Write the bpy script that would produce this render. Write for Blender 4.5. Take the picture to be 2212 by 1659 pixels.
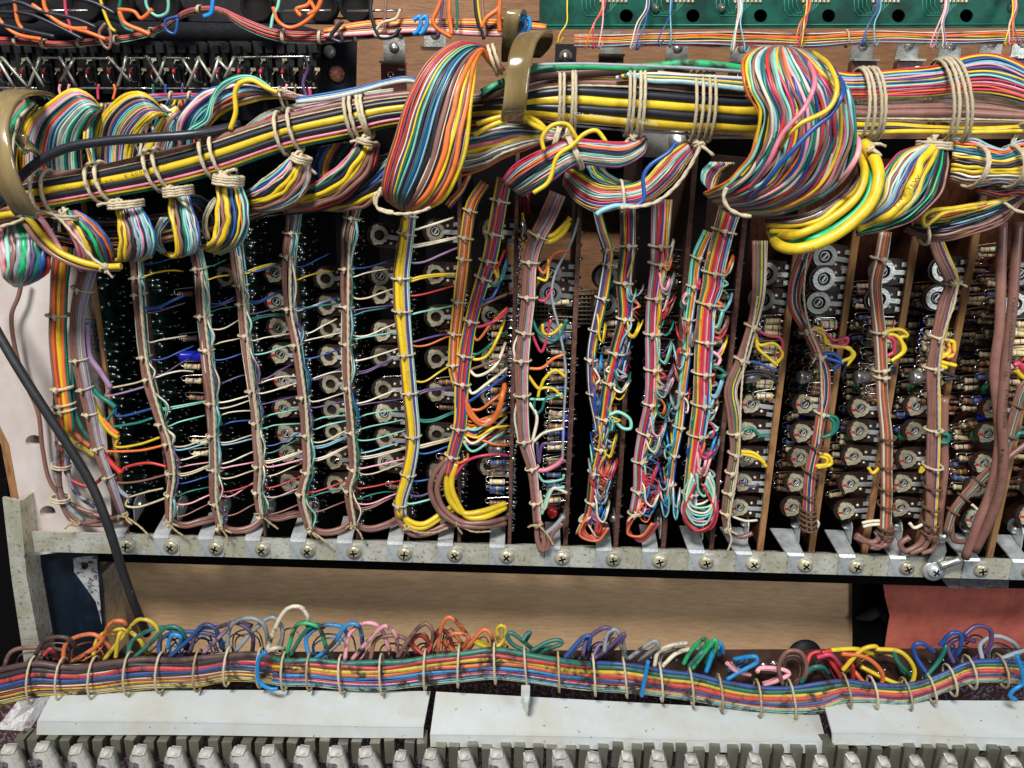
import bpy, math, random
import numpy as np
from mathutils import Matrix, Vector
for o in list(bpy.data.objects): bpy.data.objects.remove(o)
SC = bpy.context.scene; COL = SC.collection
# ---------------------------------------------------------------- camera
PITCH, YAW, ROLL, DIST, FPX = math.radians(17), math.radians(0.9), math.radians(1.2), 0.43, 1751.0
_f = np.array([-math.sin(YAW)*math.cos(PITCH), math.cos(YAW)*math.cos(PITCH), -math.sin(PITCH)])
_r = np.cross(_f, [0, 0, 1]); _r /= np.linalg.norm(_r); _u = np.cross(_r, _f)
_r, _u = _r*math.cos(ROLL)+_u*math.sin(ROLL), _u*math.cos(ROLL)-_r*math.sin(ROLL)
CAM = -_f*DIST
cd = bpy.data.cameras.new('camera'); cam = bpy.data.objects.new('camera', cd); COL.objects.link(cam)
cd.sensor_width = 36; cd.lens = 36*FPX/2212; cd.clip_start = 0.01; cd.clip_end = 20
M = Matrix.Identity(4)
for i in range(3):
    M[i][0] = _r[i]; M[i][1] = _u[i]; M[i][2] = -_f[i]; M[i][3] = CAM[i]
cam.matrix_world = M; SC.camera = cam
SC.render.resolution_x = 1024; SC.render.resolution_y = 768
# ---------------------------------------------------------------- light
W = bpy.data.worlds.new('World'); SC.world = W; W.use_nodes = True
W.node_tree.nodes['Background'].inputs[0].default_value = (0.82, 0.9, 1, 1)
W.node_tree.nodes['Background'].inputs[1].default_value = 0.11
def area(name, loc, target, size, power, col):
    l = bpy.data.lights.new(name, 'AREA'); l.shape = 'RECTANGLE'; l.size = size[0]; l.size_y = size[1]
    l.energy = power; l.color = col
    o = bpy.data.objects.new(name, l); COL.objects.link(o); o.location = loc
    o.rotation_euler = (Vector(target)-Vector(loc)).to_track_quat('-Z', 'Y').to_euler()
    return o
area('window_light', (-0.25, -0.85, 0.95), (0, 0, -0.02), (0.32, 0.2), 25, (1, 0.98, 0.95))
area('room_light', (0.7, -0.9, 0.35), (0, 0, -0.05), (0.35, 0.35), 5.0, (0.9, 0.95, 1))
VS = SC.view_settings; VS.view_transform = 'Standard'; VS.look = 'None'; VS.exposure = 0; VS.gamma = 1
try: VS.use_curve_mapping = False
except Exception: pass
# ---------------------------------------------------------------- helpers
RNG = random.Random(7)
def P(x, y, mm=0.0):
    """photo pixel (2212 wide) + distance behind the board-front plane in millimetres -> world point"""
    v = _f*FPX + _r*(x-1106) - _u*(y-829.5)
    return CAM + v*((mm*0.001-CAM[1])/v[1])
def mmpx(x, y, mm):  # millimetres per pixel there
    return float(np.linalg.norm(P(x+1, y, mm)-P(x, y, mm)))*1000
def spline(pts, n):
    p = np.array(pts, float)
    if len(p) == 2:
        t = np.linspace(0, 1, n)[:, None]; return p[0]*(1-t)+p[1]*t
    q = np.vstack([2*p[0]-p[1], p, 2*p[-1]-p[-2]])
    seg = len(p)-1; out = []
    # centripetal parameter by chord length of the first two coordinates
    d = np.linalg.norm(np.diff(p[:, :2], axis=0), axis=1)+1e-6
    cum = np.concatenate([[0], np.cumsum(d)]); L = cum[-1]
    for s in np.linspace(0, L, n):
        i = min(seg-1, max(0, int(np.searchsorted(cum, s, 'right')-1))); t = (s-cum[i])/d[i]
        a, b, c, e = q[i], q[i+1], q[i+2], q[i+3]
        da = d[i-1] if i > 0 else d[i]; dc = d[i+1] if i+1 < seg else d[i]
        m1 = (c-a)/(da+d[i])*d[i]; m2 = (e-b)/(d[i]+dc)*d[i]
        h = t*t; k = h*t
        out.append((2*k-3*h+1)*b+(k-2*h+t)*m1+(-2*k+3*h)*c+(k-h)*m2)
    return np.array(out)
class MB:
    def __init__(s): s.v = []; s.f = []; s.m = []; s.n = 0; s.sm = []
    def add(s, V, F, mi=0, smooth=True):
        V = np.asarray(V, float); s.v.append(V)
        for f in F: s.f.append([i+s.n for i in f]); s.m.append(mi); s.sm.append(smooth)
        s.n += len(V); return s
    def tube(s, pts, r, sides=7, mi=0, twist=0.0, closed=False, cap=True):
        p = np.asarray(pts, float); n = len(p)
        r = np.full(n, r) if np.isscalar(r) else np.asarray(r, float)
        T = np.gradient(p, axis=0)
        if closed: T = np.roll(p, -1, 0)-np.roll(p, 1, 0)
        T /= (np.linalg.norm(T, axis=1)[:, None]+1e-12)
        nrm = np.cross(T[0], [0.13, 0.21, 0.97]); nrm /= np.linalg.norm(nrm)+1e-9
        L = 0; V = []
        ang = np.linspace(0, 2*math.pi, sides, endpoint=False)
        for i in range(n):
            nrm = nrm-T[i]*np.dot(nrm, T[i]); nrm /= np.linalg.norm(nrm)+1e-12
            b = np.cross(T[i], nrm)
            if i: L += np.linalg.norm(p[i]-p[i-1])
            if twist:
                rr = r[i]*(0.62+0.42*np.abs(np.cos(ang-L*twist)))
            else: rr = r[i]
            V.append(p[i]+(np.cos(ang)*rr)[:, None]*nrm+(np.sin(ang)*rr)[:, None]*b)
        V = np.vstack(V); F = []
        for i in range(n if closed else n-1):
            j = (i+1) % n
            for k in range(sides):
                k2 = (k+1) % sides; F.append([i*sides+k, i*sides+k2, j*sides+k2, j*sides+k])
        s.add(V, F, mi)
        if cap and not closed:
            s.f.append([s.n-len(V)+k for k in range(sides)][::-1]); s.m.append(mi); s.sm.append(False)
            s.f.append([s.n-sides+k for k in range(sides)]); s.m.append(mi); s.sm.append(False)
        return s
    def box(s, c, d, mi=0, R=None):
        c = np.array(c, float); d = np.array(d, float)/2
        V = np.array([[x, y, z] for x in (-1, 1) for y in (-1, 1) for z in (-1, 1)], float)*d
        if R is not None: V = V@np.array(R).T
        return s.add(V+c, [[0, 1, 3, 2], [4, 6, 7, 5], [0, 4, 5, 1], [2, 3, 7, 6], [0, 2, 6, 4], [1, 5, 7, 3]], mi, False)
    def prism(s, poly, vec, mi=0):
        """poly: list of 3-D points (planar), extruded by vec"""
        A = np.array(poly, float); B = A+np.array(vec, float); n = len(A)
        F = [list(range(n))[::-1], [n+i for i in range(n)]]+[[i, (i+1) % n, n+(i+1) % n, n+i] for i in range(n)]
        return s.add(np.vstack([A, B]), F, mi, False)
    def cyl(s, a, b, r, n=14, mi=0, r2=None):
        a = np.array(a, float); b = np.array(b, float)
        return s.tube([a, b], [r, r if r2 is None else r2], n, mi)
    def lathe(s, c, axis, prof, n=16, mi=0):
        """prof: list of (distance along axis, radius)"""
        c = np.array(c, float); ax = np.array(axis, float); ax /= np.linalg.norm(ax)
        e = np.cross(ax, [0.3, 0.2, 0.9]); e /= np.linalg.norm(e); g = np.cross(ax, e)
        ang = np.linspace(0, 2*math.pi, n, endpoint=False); V = []
        for d, r in prof: V.append(c+ax*d+(np.cos(ang)*r)[:, None]*e+(np.sin(ang)*r)[:, None]*g)
        F = []
        for i in range(len(prof)-1):
            for k in range(n): F.append([i*n+k, i*n+(k+1) % n, (i+1)*n+(k+1) % n, (i+1)*n+k])
        s.add(np.vstack(V), F, mi)
        s.f.append([s.n-n+k for k in range(n)]); s.m.append(mi); s.sm.append(False)
        return s
    def mesh(s, name, mats, org=(0, 0, 0)):
        me = bpy.data.meshes.new(name)
        V = np.vstack(s.v)-np.array(org)
        me.from_pydata(V.tolist(), [], s.f)
        me.polygons.foreach_set('material_index', s.m); me.polygons.foreach_set('use_smooth', s.sm)
        for m in mats: me.materials.append(m)
        me.update(); return me
    def build(s, name, mats, parent=None, loc=None):
        """vertices are in world space; parent is an unrotated Empty or mesh object"""
        if not isinstance(mats, (list, tuple)): mats = [mats]
        V = np.vstack(s.v)
        if loc is None: loc = V.mean(0) if parent is None else parent['_w']
        loc = np.array(loc, float)
        me = s.mesh(name, mats, loc); o = bpy.data.objects.new(name, me); COL.objects.link(o)
        if parent is None: o.location = loc
        else: o.parent = parent; o.location = loc-np.array(parent['_w'])
        o['_w'] = loc.tolist(); return o
def tag(o, label=None, cat=None, group=None, kind=None):
    if label: o['label'] = label
    if cat: o['category'] = cat
    if group: o['group'] = group
    if kind: o['kind'] = kind
    return o
def thing(name, label, cat, loc, group=None):
    o = bpy.data.objects.new(name, None); COL.objects.link(o); o.location = loc; o.empty_display_size = .005
    o['_w'] = [float(c) for c in loc]; return tag(o, label, cat, group)
def structure(b, name, mats): o = b.build(name, mats); o['kind'] = 'structure'; return o
# ---------------------------------------------------------------- materials
def newmat(name):
    m = bpy.data.materials.new(name); m.use_nodes = True; nt = m.node_tree
    return m, nt, nt.nodes['Principled BSDF']
def N(nt, t, **kw):
    n = nt.nodes.new(t)
    for k, v in kw.items(): setattr(n, k, v)
    return n
def mat(name, col, rough=.45, metal=0.0, col2=None, scale=300, thr=(.45, .6), bump=0.0, bscale=None, stretch=(1, 1, 1), coat=0.0, var=0.0, spec=.5, detail=4, col3=None, scale3=900, thr3=(.6, .68), rough2=None, sub=0.0, trans=0.0):
    m, nt, b = newmat(name); L = nt.links
    b.inputs['Roughness'].default_value = rough; b.inputs['Metallic'].default_value = metal
    b.inputs['Specular IOR Level'].default_value = spec
    if coat: b.inputs['Coat Weight'].default_value = coat
    if trans: b.inputs['Transmission Weight'].default_value = trans
    if sub:
        b.inputs['Subsurface Weight'].default_value = sub; b.inputs['Subsurface Scale'].default_value = .002
    tc = N(nt, 'ShaderNodeTexCoord'); mp = N(nt, 'ShaderNodeMapping'); mp.inputs['Scale'].default_value = stretch
    L.new(tc.outputs['Object'], mp.inputs['Vector'])
    c = N(nt, 'ShaderNodeRGB'); c.outputs[0].default_value = (*col, 1); out = c.outputs[0]
    def noise(sc, lo, hi, off=0.0):
        n = N(nt, 'ShaderNodeTexNoise'); n.inputs['Scale'].default_value = sc; n.inputs['Detail'].default_value = detail
        n.inputs['Roughness'].default_value = .65
        L.new(mp.outputs[0], n.inputs['Vector'])
        r = N(nt, 'ShaderNodeMapRange'); r.inputs[1].default_value = lo; r.inputs[2].default_value = hi
        L.new(n.outputs['Fac'], r.inputs[0]); return r.outputs[0], n.outputs['Fac']
    def mix(fac, a, colb):
        x = N(nt, 'ShaderNodeMix', data_type='RGBA'); L.new(fac, x.inputs[0]); L.new(a, x.inputs[6])
        x.inputs[7].default_value = (*colb, 1); return x.outputs[2]
    if col2 is not None:
        f, raw = noise(scale, *thr); out = mix(f, out, col2)
        if rough2 is not None:
            rr = N(nt, 'ShaderNodeMapRange'); rr.inputs[3].default_value = rough; rr.inputs[4].default_value = rough2
            L.new(f, rr.inputs[0]); L.new(rr.outputs[0], b.inputs['Roughness'])
    if col3 is not None: f, raw = noise(scale3, *thr3); out = mix(f, out, col3)
    if var:
        oi = N(nt, 'ShaderNodeObjectInfo'); r = N(nt, 'ShaderNodeMapRange')
        r.inputs[3].default_value = 1-var; r.inputs[4].default_value = 1+var*.6
        L.new(oi.outputs['Random'], r.inputs[0]); h = N(nt, 'ShaderNodeHueSaturation')
        L.new(r.outputs[0], h.inputs['Value']); L.new(out, h.inputs['Color']); out = h.outputs[0]
    L.new(out, b.inputs['Base Color'])
    if bump:
        n = N(nt, 'ShaderNodeTexNoise'); n.inputs['Scale'].default_value = bscale or scale*2; n.inputs['Detail'].default_value = 3
        L.new(mp.outputs[0], n.inputs['Vector']); bp = N(nt, 'ShaderNodeBump'); bp.inputs['Strength'].default_value = bump
        bp.inputs['Distance'].default_value = .0006; L.new(n.outputs['Fac'], bp.inputs['Height']); L.new(bp.outputs[0], b.inputs['Normal'])
    return m
WC = dict(n=(.24,.115,.09), k=(.014,.016,.024), y=(.70,.49,.022), p=(.66,.19,.27), r=(.50,.035,.035), o=(.68,.155,.035),
          g=(.012,.16,.115), G=(.01,.42,.15), m=(.22,.56,.44), l=(.2,.43,.52), b=(.016,.075,.29), s=(.016,.24,.56),
          w=(.72,.64,.48), a=(.26,.29,.31), v=(.10,.055,.16), i=(.33,.2,.33), h=(.52,.04,.10), d=(.09,.04,.035), e=(.82,.36,.4), c=(.62,.52,.34))
WN = dict(n='brown', k='black', y='yellow', p='pink', r='red', o='orange', g='green', G='bright_green', m='mint', l='light_blue',
          b='blue', s='sky_blue', w='cream', a='grey', v='violet', i='lilac', h='crimson', d='dark_brown', e='pale_pink', c='beige', t='twine')
WM = {}; WD = {}
for k_, c_ in WC.items():
    dk = tuple(x*.55 for x in c_)
    WM[k_] = mat('pvc_'+WN[k_], c_, rough=.38, col2=dk, scale=220, thr=(.5, .85), col3=(.05,.035,.025), scale3=1500, thr3=(.66,.72), var=.18, spec=.5)
    WD[k_] = mat('grimy_pvc_'+WN[k_], tuple(x*.8+.02 for x in c_), rough=.42, col2=(.03,.022,.018), scale=120, thr=(.50, .62), var=.15, spec=.45, detail=8, rough2=.7, col3=(.04,.03,.025), scale3=900, thr3=(.62,.68))
WM['t'] = WD['t'] = mat('waxed_twine', (.58,.49,.34), rough=.7, col2=(.42,.34,.22), scale=900, thr=(.4,.7), bump=.5, bscale=2500, var=.15, spec=.25)
TW = WM['t']; TWD = mat('dusty_twine', (.46,.36,.21), rough=.8, col2=(.26,.18,.09), scale=900, thr=(.4,.7), bump=.5, bscale=2500, var=.2, spec=.2)
TWB = mat('brown_twine', (.16,.09,.05), rough=.85, col2=(.07,.04,.025), scale=900, thr=(.4,.7), bump=.5, bscale=2500, var=.2, spec=.2)
zinc = mat('zinc_plate', (.50,.50,.47), rough=.36, metal=.75, col2=(.30,.31,.27), scale=130, thr=(.42,.62), bump=.25, bscale=900, col3=(.16,.14,.11), scale3=800, thr3=(.62,.68))
zincb = mat('bright_zinc', (.66,.69,.69), rough=.36, metal=.55, col2=(.46,.49,.49), scale=150, thr=(.4,.6), bump=.15, bscale=900, var=.12)
railm = mat('passivated_steel', (.50,.48,.36), rough=.42, metal=.45, col2=(.66,.66,.60), scale=60, thr=(.45,.62), bump=.4, bscale=600, col3=(.20,.18,.12), scale3=420, thr3=(.56,.66))
brassy = mat('yellow_zinc', (.60,.55,.39), rough=.34, metal=.35, col2=(.36,.31,.19), scale=500, thr=(.42,.66), var=.4)
steel = mat('tinned_wire', (.72,.7,.66), rough=.22, metal=.95)
solder = mat('solder', (.50,.52,.52), rough=.2, metal=.9)
phen = mat('phenolic_board', (.05,.022,.015), rough=.6, spec=.3, col2=(.028,.014,.010), scale=120, thr=(.4,.7))
edge = mat('phenolic_edge', (.075,.03,.022), rough=.75, col2=(.16,.07,.045), scale=500, thr=(.45,.7), bump=.4, bscale=1500)
edge2 = mat('pressed_paper_edge', (.30,.15,.055), rough=.8, col2=(.14,.06,.025), scale=400, thr=(.45,.7), bump=.3, bscale=1500, stretch=(1,1,.2))
pcbd = mat('dark_lacquered_board', (.006,.030,.022), rough=.3, col2=(.003,.008,.006), scale=140, thr=(.42,.6), spec=.5, bump=.3, bscale=900)
brownb = mat('brown_board', (.085,.03,.015), rough=.4, spec=.4, col2=(.035,.013,.008), scale=150, thr=(.45,.65))
trimbase = mat('dark_resin', (.022,.012,.010), rough=.5, spec=.3, col2=(.045,.028,.022), scale=600, thr=(.5,.7))
blackm = mat('black_plastic', (.008,.008,.009), rough=.35, col2=(.018,.018,.018), scale=300, thr=(.5,.7), bump=.1)
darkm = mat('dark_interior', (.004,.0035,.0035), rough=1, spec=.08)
blackpaint = mat('black_paint', (.006,.007,.011), rough=.6, spec=.25, col2=(.02,.02,.022), scale=200, thr=(.55,.75), bump=.2, bscale=800)
def woodmat(name, a, b2, sc=8, str_=(1, 1, 7), spots=None):
    return mat(name, a, rough=.65, col2=b2, scale=95, thr=(.36, .66), stretch=str_, bump=.3, bscale=300, detail=10, col3=spots or tuple(x*.6 for x in b2), scale3=240, thr3=(.60,.72))
plywood = woodmat('plywood', (.27,.13,.055), (.17,.075,.03))
beech = woodmat('beech_panel', (.68,.45,.255), (.52,.33,.175))
paintwood = mat('pale_painted_wood', (.60,.545,.51), rough=.6, col2=(.50,.42,.38), scale=30, thr=(.35,.65), bump=.15, bscale=500, col3=(.2,.15,.12), scale3=260, thr3=(.7,.74))
greenpcb = mat('green_solder_mask', (.002,.075,.050), rough=.5, col2=(.001,.03,.02), scale=60, thr=(.4,.6), spec=.2)
greentr = mat('green_trace', (.014,.17,.11), rough=.4)
hookm = mat('amber_plastic', (.15,.10,.035), rough=.16, col2=(.28,.21,.10), scale=25, thr=(.4,.65), spec=.8, coat=.6, stretch=(3,1,.5))
milky = mat('milky_plastic', (.52,.56,.565), rough=.3, col2=(.47,.45,.38), scale=26, thr=(.42,.68), spec=.5, col3=(.10,.06,.035), scale3=260, thr3=(.665,.70), bump=.08, bscale=120, detail=6, coat=.25)
redp = mat('red_card', (.54,.135,.09), rough=.85, col2=(.33,.07,.05), scale=45, thr=(.35,.65), bump=.3, bscale=500, detail=9, col3=(.24,.05,.04), scale3=260, thr3=(.6,.75))
rustfelt = mat('speckled_felt', (.07,.02,.018), rough=.9, col2=(.20,.2,.24), scale=520, thr=(.52,.6), bump=.5, bscale=900)
tailw = mat('ivory_plastic', (.46,.45,.41), rough=.45, col2=(.25,.24,.21), scale=160, thr=(.48,.72), var=.15, bump=.1, bscale=500)
white_ink = mat('white_ink', (.75,.72,.66), rough=.6)
black_ink = mat('black_ink', (.03,.025,.01), rough=.6)
grey_ink = mat('pale_ink', (.45,.45,.45), rough=.6)
resb = mat('resistor_cream', (.60,.52,.34), rough=.35); resd = mat('resistor_brown', (.17,.085,.06), rough=.35); resbl = mat('resistor_blue', (.06,.13,.3), rough=.35)
bands = dict(r=mat('band_red', (.5,.02,.02)), g=mat('band_green', (.02,.2,.06)), o=mat('band_orange', (.75,.14,.02)), y=mat('band_yellow', (.7,.5,.02)),
             k=mat('band_black', (.01,.01,.01)), d=mat('band_gold', (.5,.33,.08), metal=.5), n=mat('band_brown', (.1,.03,.015)), v=mat('band_violet', (.1,.03,.2)))
capblue = mat('blue_sleeve', (.01,.02,.5), rough=.25); capalu = mat('aluminium_can', (.6,.6,.6), rough=.3, metal=.9); capgreen = mat('green_dip', (.01,.12,.05), rough=.2)
_O = 'first second third fourth fifth sixth seventh eighth ninth tenth eleventh twelfth thirteenth fourteenth fifteenth sixteenth seventeenth eighteenth nineteenth'.split()
_T = 'twenty thirty forty fifty sixty seventy'.split()
def nth(k):
    if k < 20: return _O[k-1]
    t, u = divmod(k, 10); return _T[t-2]+'-'+_O[u-1] if u else _T[t-2][:-1]+'ieth'
# ---------------------------------------------------------------- wires
def strand(parent, pts, mm, col, r, name='wire', n=None, grimy=False, sides=7, twist=0):
    """pts: photo pixels; mm: depth or list of depths; r: radius in mm"""
    if np.isscalar(mm): mm = [mm]*len(pts)
    q = spline([(p[0], p[1], m) for p, m in zip(pts, mm)], n or max(10, int(6*len(pts))))
    w = np.array([P(*a) for a in q])
    b = MB().tube(w, r*.001, sides, twist=twist)
    m = col if not isinstance(col, str) else (WD if grimy else WM)[col]
    return b.build(name, m, parent)
def twine(parent, pts, mm, r=.55, name='lacing_twine', m=None, n=None):
    if np.isscalar(mm): mm = [mm]*len(pts)
    L = sum(math.dist(pts[i][:2], pts[i+1][:2]) for i in range(len(pts)-1))
    q = spline([(p[0], p[1], k) for p, k in zip(pts, mm)], n or max(12, int(L/3.2)))
    w = np.array([P(*a) for a in q])
    return MB().tube(w, r*.001, 8, twist=1/(r*.001)*.55).build(name, m or TW, parent)
def ring(parent, T, B, mm, hd, r=.5, m=None, name='lacing_tie', rounds=1, sp=5, grow=1.06, pip=False):
    """twine ring round a bundle: T and B are the picture ends of the ring, hd its half depth in mm"""
    b = MB(); T = np.array(T, float); B = np.array(B, float)
    d = (B-T)/np.linalg.norm(B-T); q = np.array([-d[1], d[0]])
    for k in range(rounds):
        off = q*sp*(k-(rounds-1)/2)+q*RNG.uniform(-.6, .6)
        t = P(*(T+off), mm); bb = P(*(B+off), mm); c = (t+bb)/2; a = (bb-t)/2*grow
        ph = np.linspace(0, 2*math.pi, 36, endpoint=False)
        w = c+np.cos(ph)[:, None]*a-np.sin(ph)[:, None]*np.array([0, hd*.001*grow, 0])
        b.tube(w, r*.001, 7, twist=1/(r*.001)*.5, closed=True)
    if pip:
        f_ = c+np.array([RNG.uniform(-.001, .001), -(hd+.4)*.001*grow, 0]); b.tube(spline([f_+np.array([-.0011, .0002, .0006]), f_+np.array([0, -.0005, -.0003]), f_+np.array([.0010, .0001, .0008])], 7), r*.0012, 7)
        b.tube(spline([f_+np.array([0, .0001, .0013]), f_+np.array([.0002, -.0004, 0]), f_+np.array([RNG.uniform(-.0005,.0005), .0002, -.0018])], 7), r*.0011, 7)
    return b.build(name, m or TW, parent)
def knot(parent, x, y, mm, s=10, r=.5, m=None, tails=1):
    b = MB(); rr = random.Random(int(x*7+y)); k = mmpx(x, y, mm)*.001; c = P(x, y, mm)
    for i in range(3):
        ax = Vector((rr.uniform(-1, 1), rr.uniform(-.4, .4), rr.uniform(-1, 1))).normalized()
        e = ax.cross(Vector((.1, 1, .2))).normalized(); g = ax.cross(e)
        ph = np.linspace(0, 2*math.pi, 18, endpoint=False); ra = s*k*.5*rr.uniform(.7, 1.1); rb = ra*rr.uniform(.45, .8)
        w = c+(np.cos(ph)*ra)[:, None]*np.array(e)+(np.sin(ph)*rb)[:, None]*np.array(g)
        b.tube(w, r*.001, 7, twist=1/(r*.001)*.5, closed=True)
    for i in range(tails):
        d = np.array([rr.uniform(-1, 1), rr.uniform(-.4, .3), rr.uniform(-1.2, .1)]); d /= np.linalg.norm(d)
        w = [c, c+d*s*k*.9+np.array([0, -.0006, 0]), c+d*s*k*1.5+np.array([.001, 0, -.001])]
        b.tube(spline(w, 8), r*.001, 7, twist=1/(r*.001)*.5)
    return b.build('knot', m or TW, parent)
def parse(cols):
    out = []
    for tk in cols.split():
        c = tk[0]; rest = tk[1:]; out.append((c, float(rest) if rest else 1.0))
    return out
def ribbon(parent, A, B, mm, cols, layers=2, rad=None, jit=.5, flat=.8, n=None, grimy=False, seed=1, rscale=1.02, name='wire', wav=1.0, shuffle_back=True, fill=None):
    """wires laid side by side between picture edges A and B (equal point counts); mm: axis depth (or list)"""
    if np.isscalar(mm): mm = [mm]*len(A)
    rr = random.Random(seed*97+len(A))
    n = n or max(14, int(sum(math.dist(A[i], A[i+1])+math.dist(B[i], B[i+1]) for i in range(len(A)-1))/2/9))
    n = min(n, 64)
    C = [((a[0]+b[0])/2, (a[1]+b[1])/2, m) for a, b, m in zip(A, B, mm)]
    # resample on a common parameter
    d = np.linalg.norm(np.diff(np.array(C)[:, :2], axis=0), axis=1)+1e-6; cum = np.concatenate([[0], np.cumsum(d)])
    def rs(pts):
        p = np.array(pts, float)
        q = np.column_stack([p]) ; res = []
        qq = np.vstack([2*q[0]-q[1], q, 2*q[-1]-q[-2]]); seg = len(q)-1
        for s in np.linspace(0, cum[-1], n):
            i = min(seg-1, max(0, int(np.searchsorted(cum, s, 'right')-1))); t = (s-cum[i])/d[i]
            a, b, c, e = qq[i], qq[i+1], qq[i+2], qq[i+3]
            da = d[i-1] if i > 0 else d[i]; dc = d[i+1] if i+1 < seg else d[i]
            m1 = (c-a)/(da+d[i])*d[i]; m2 = (e-b)/(d[i]+dc)*d[i]; h = t*t; k = h*t
            res.append((2*k-3*h+1)*b+(k-2*h+t)*m1+(-2*k+3*h)*c+(k-h)*m2)
        return np.array(res)
    a = rs(A); b = rs(B); m = rs([[x] for x in mm])[:, 0]
    width = np.linalg.norm(b-a, axis=1); S = np.linspace(0, 1, n)
    k0 = np.array([mmpx(*( (a[i]+b[i])/2 ), m[i]) for i in range(n)])
    hw = width*k0/2                                   # half width in mm
    spec = parse(cols); tot = sum(w for _, w in spec)
    # side-by-side spacing follows a half circle so the outer wires crowd towards the edges
    wid = np.percentile(hw, 70)
    objs = []
    for layer in range(layers):
        sp = list(spec)
        if layer and shuffle_back: rr.shuffle(sp)
        acc = 0
        for c, w in sp:
            t = (acc+w/2)/tot*2-1; acc += w
            if layer: t *= .86
            t = max(-.97, min(.97, t))
            if layer == 0: rmm = rad*w if rad else wid*w/tot*rscale
            else: rmm = (rad*w if rad else wid*w/tot*rscale)*1.1
            rmm = max(.25, rmm)
            f1, f2, p1, p2 = rr.uniform(1, 2.2), rr.uniform(2.5, 5), rr.uniform(0, 6.3), rr.uniform(0, 6.3)
            wob = (np.sin(S*6.28*f1*wav+p1)*.6+np.sin(S*6.28*f2*wav+p2)*.4)*jit
            dt = wob*w/tot*1.6
            tt = np.clip(t+dt, -1, 1)
            pos = a+(b-a)*((tt+1)/2)[:, None]
            inset = rmm/k0; dirv = (b-a)/(width[:, None]+1e-6)
            pos = pos-dirv*(tt*inset)[:, None]*.9
            dep = np.sqrt(np.clip(1-tt*tt, 0, 1))*np.maximum(0, hw*flat-rmm)
            lift = ((np.sin(S*6.28*f2*.7*wav+p2)*.5+.5)*jit*.9+rr.uniform(-.9, .5)*min(1, jit*1.6))*rmm
            dd = m-dep-lift+layer*rmm*2.1
            wpts = np.array([P(pos[i][0], pos[i][1], dd[i]) for i in range(n)])
            tw = 1/(rmm*.001)*.5 if c == 't' else 0
            mtl = (WD if grimy else WM)[c]
            o = MB().tube(wpts, rmm*.001, 8 if rmm > 1 else 6, twist=tw).build('lacing_twine' if c == 't' else name, mtl, parent)
            objs.append(o)
    return dict(a=a, b=b, m=m, hw=hw, flat=flat, n=n)
def ties(parent, R, at, m=None, r=.5, rounds=1, sp=4, slant=0, grow=1.06):
    """rings round a ribbon R at fractions of its length"""
    for s in at:
        i = min(R['n']-1, max(0, int(round(s*(R['n']-1))))); j = min(R['n']-1, max(0, i+slant))
        ring(parent, R['a'][i], R['b'][j], float(R['m'][i]), float(max(1.2, R['hw'][i]*R['flat'])+.6), r=r, m=m, rounds=rounds, sp=sp, grow=grow)
def axis(pts):
    """centre line (x, y, halfwidth) -> the two edges"""
    p = np.array([q[:2] for q in pts], float); w = np.array([q[2] for q in pts], float)
    T = np.gradient(p, axis=0); T /= np.linalg.norm(T, axis=1)[:, None]; q = np.column_stack([T[:, 1], -T[:, 0]])
    return [tuple(v) for v in p-q*w[:, None]], [tuple(v) for v in p+q*w[:, None]]
def lettering(parent, text, x0, y0, x1, y1, mm, h, m, name='lettering', normal=None, right=None):
    """flat printed text; baseline from picture point 0 towards point 1, height h mm"""
    cu = bpy.data.curves.new('t', 'FONT'); cu.body = text; cu.size = 1; cu.resolution_u = 1
    to = bpy.data.objects.new('t', cu); COL.objects.link(to); dg = bpy.context.evaluated_depsgraph_get(); dg.update()
    me = bpy.data.meshes.new_from_object(to.evaluated_get(dg)); bpy.data.objects.remove(to)
    me.name = name; me.materials.clear(); me.materials.append(m)
    a = P(x0, y0, mm); b_ = P(x1, y1, mm)
    X = Vector(b_-a) if right is None else Vector(right); L = X.length; X.normalize()
    Nn = Vector(normal) if normal is not None else Vector(CAM-a).normalized(); Nn = (Nn-X*Nn.dot(X)).normalized(); Y = Nn.cross(X)
    xs = [v.co.x for v in me.vertices]; wdt = max(xs) if xs else 1
    s = h*.001/.7; sx = (L/wdt) if right is None else s
    for v in me.vertices:
        w = Vector(a)+X*v.co.x*sx+Y*v.co.y*s; v.co = w-Vector(parent['_w'])
    o = bpy.data.objects.new(name, me); COL.objects.link(o); o.parent = parent; o['_w'] = list(parent['_w'])
    o.location = (0, 0, 0); return o
# ================================================================ SETTING
def plate(pts, mm, thick, b=None, mi=0):
    """picture polygon at depth mm, thick towards the back"""
    b = b or MB(); Pp = [P(x, y, mm) for x, y in pts]
    return b.prism(Pp, (0, thick*.001, 0), mi)
# cabinet back: plywood above, black sheet standing in for the shade behind the cards, beech panel below
structure(plate([(-500,-300),(2800,-300),(2800,760),(-500,700)], 150, 8), 'back_panel', plywood)
structure(plate([(-500,250),(1085,250),(1085,640),(1350,640),(1350,300),(2800,300),(2800,1200),(-500,1200)], 128, 8), 'inner_shade_sheet', darkm)
structure(plate([(1080,240),(1360,240),(1360,452),(1080,440)], 126, 1), 'upper_shade_sheet', darkm)  # black sheet imitating the shade between the cards below the harness
structure(plate([(-400,1178),(2600,1240),(2600,1700),(-400,1700)], 60, 8), 'lower_panel', beech)
structure(plate([(214,1165),(2700,1228),(2700,1286),(214,1213)], 14, 8), 'rail_shadow_strip', darkm)  # near-black strip drawn as the shadow band right under the rail
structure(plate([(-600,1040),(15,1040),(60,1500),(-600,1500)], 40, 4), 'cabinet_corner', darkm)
structure(plate([(-500,1480),(2700,1480),(2700,1900),(-500,1900)], 25, 5), 'speckled_felt_bed', rustfelt)
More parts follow.
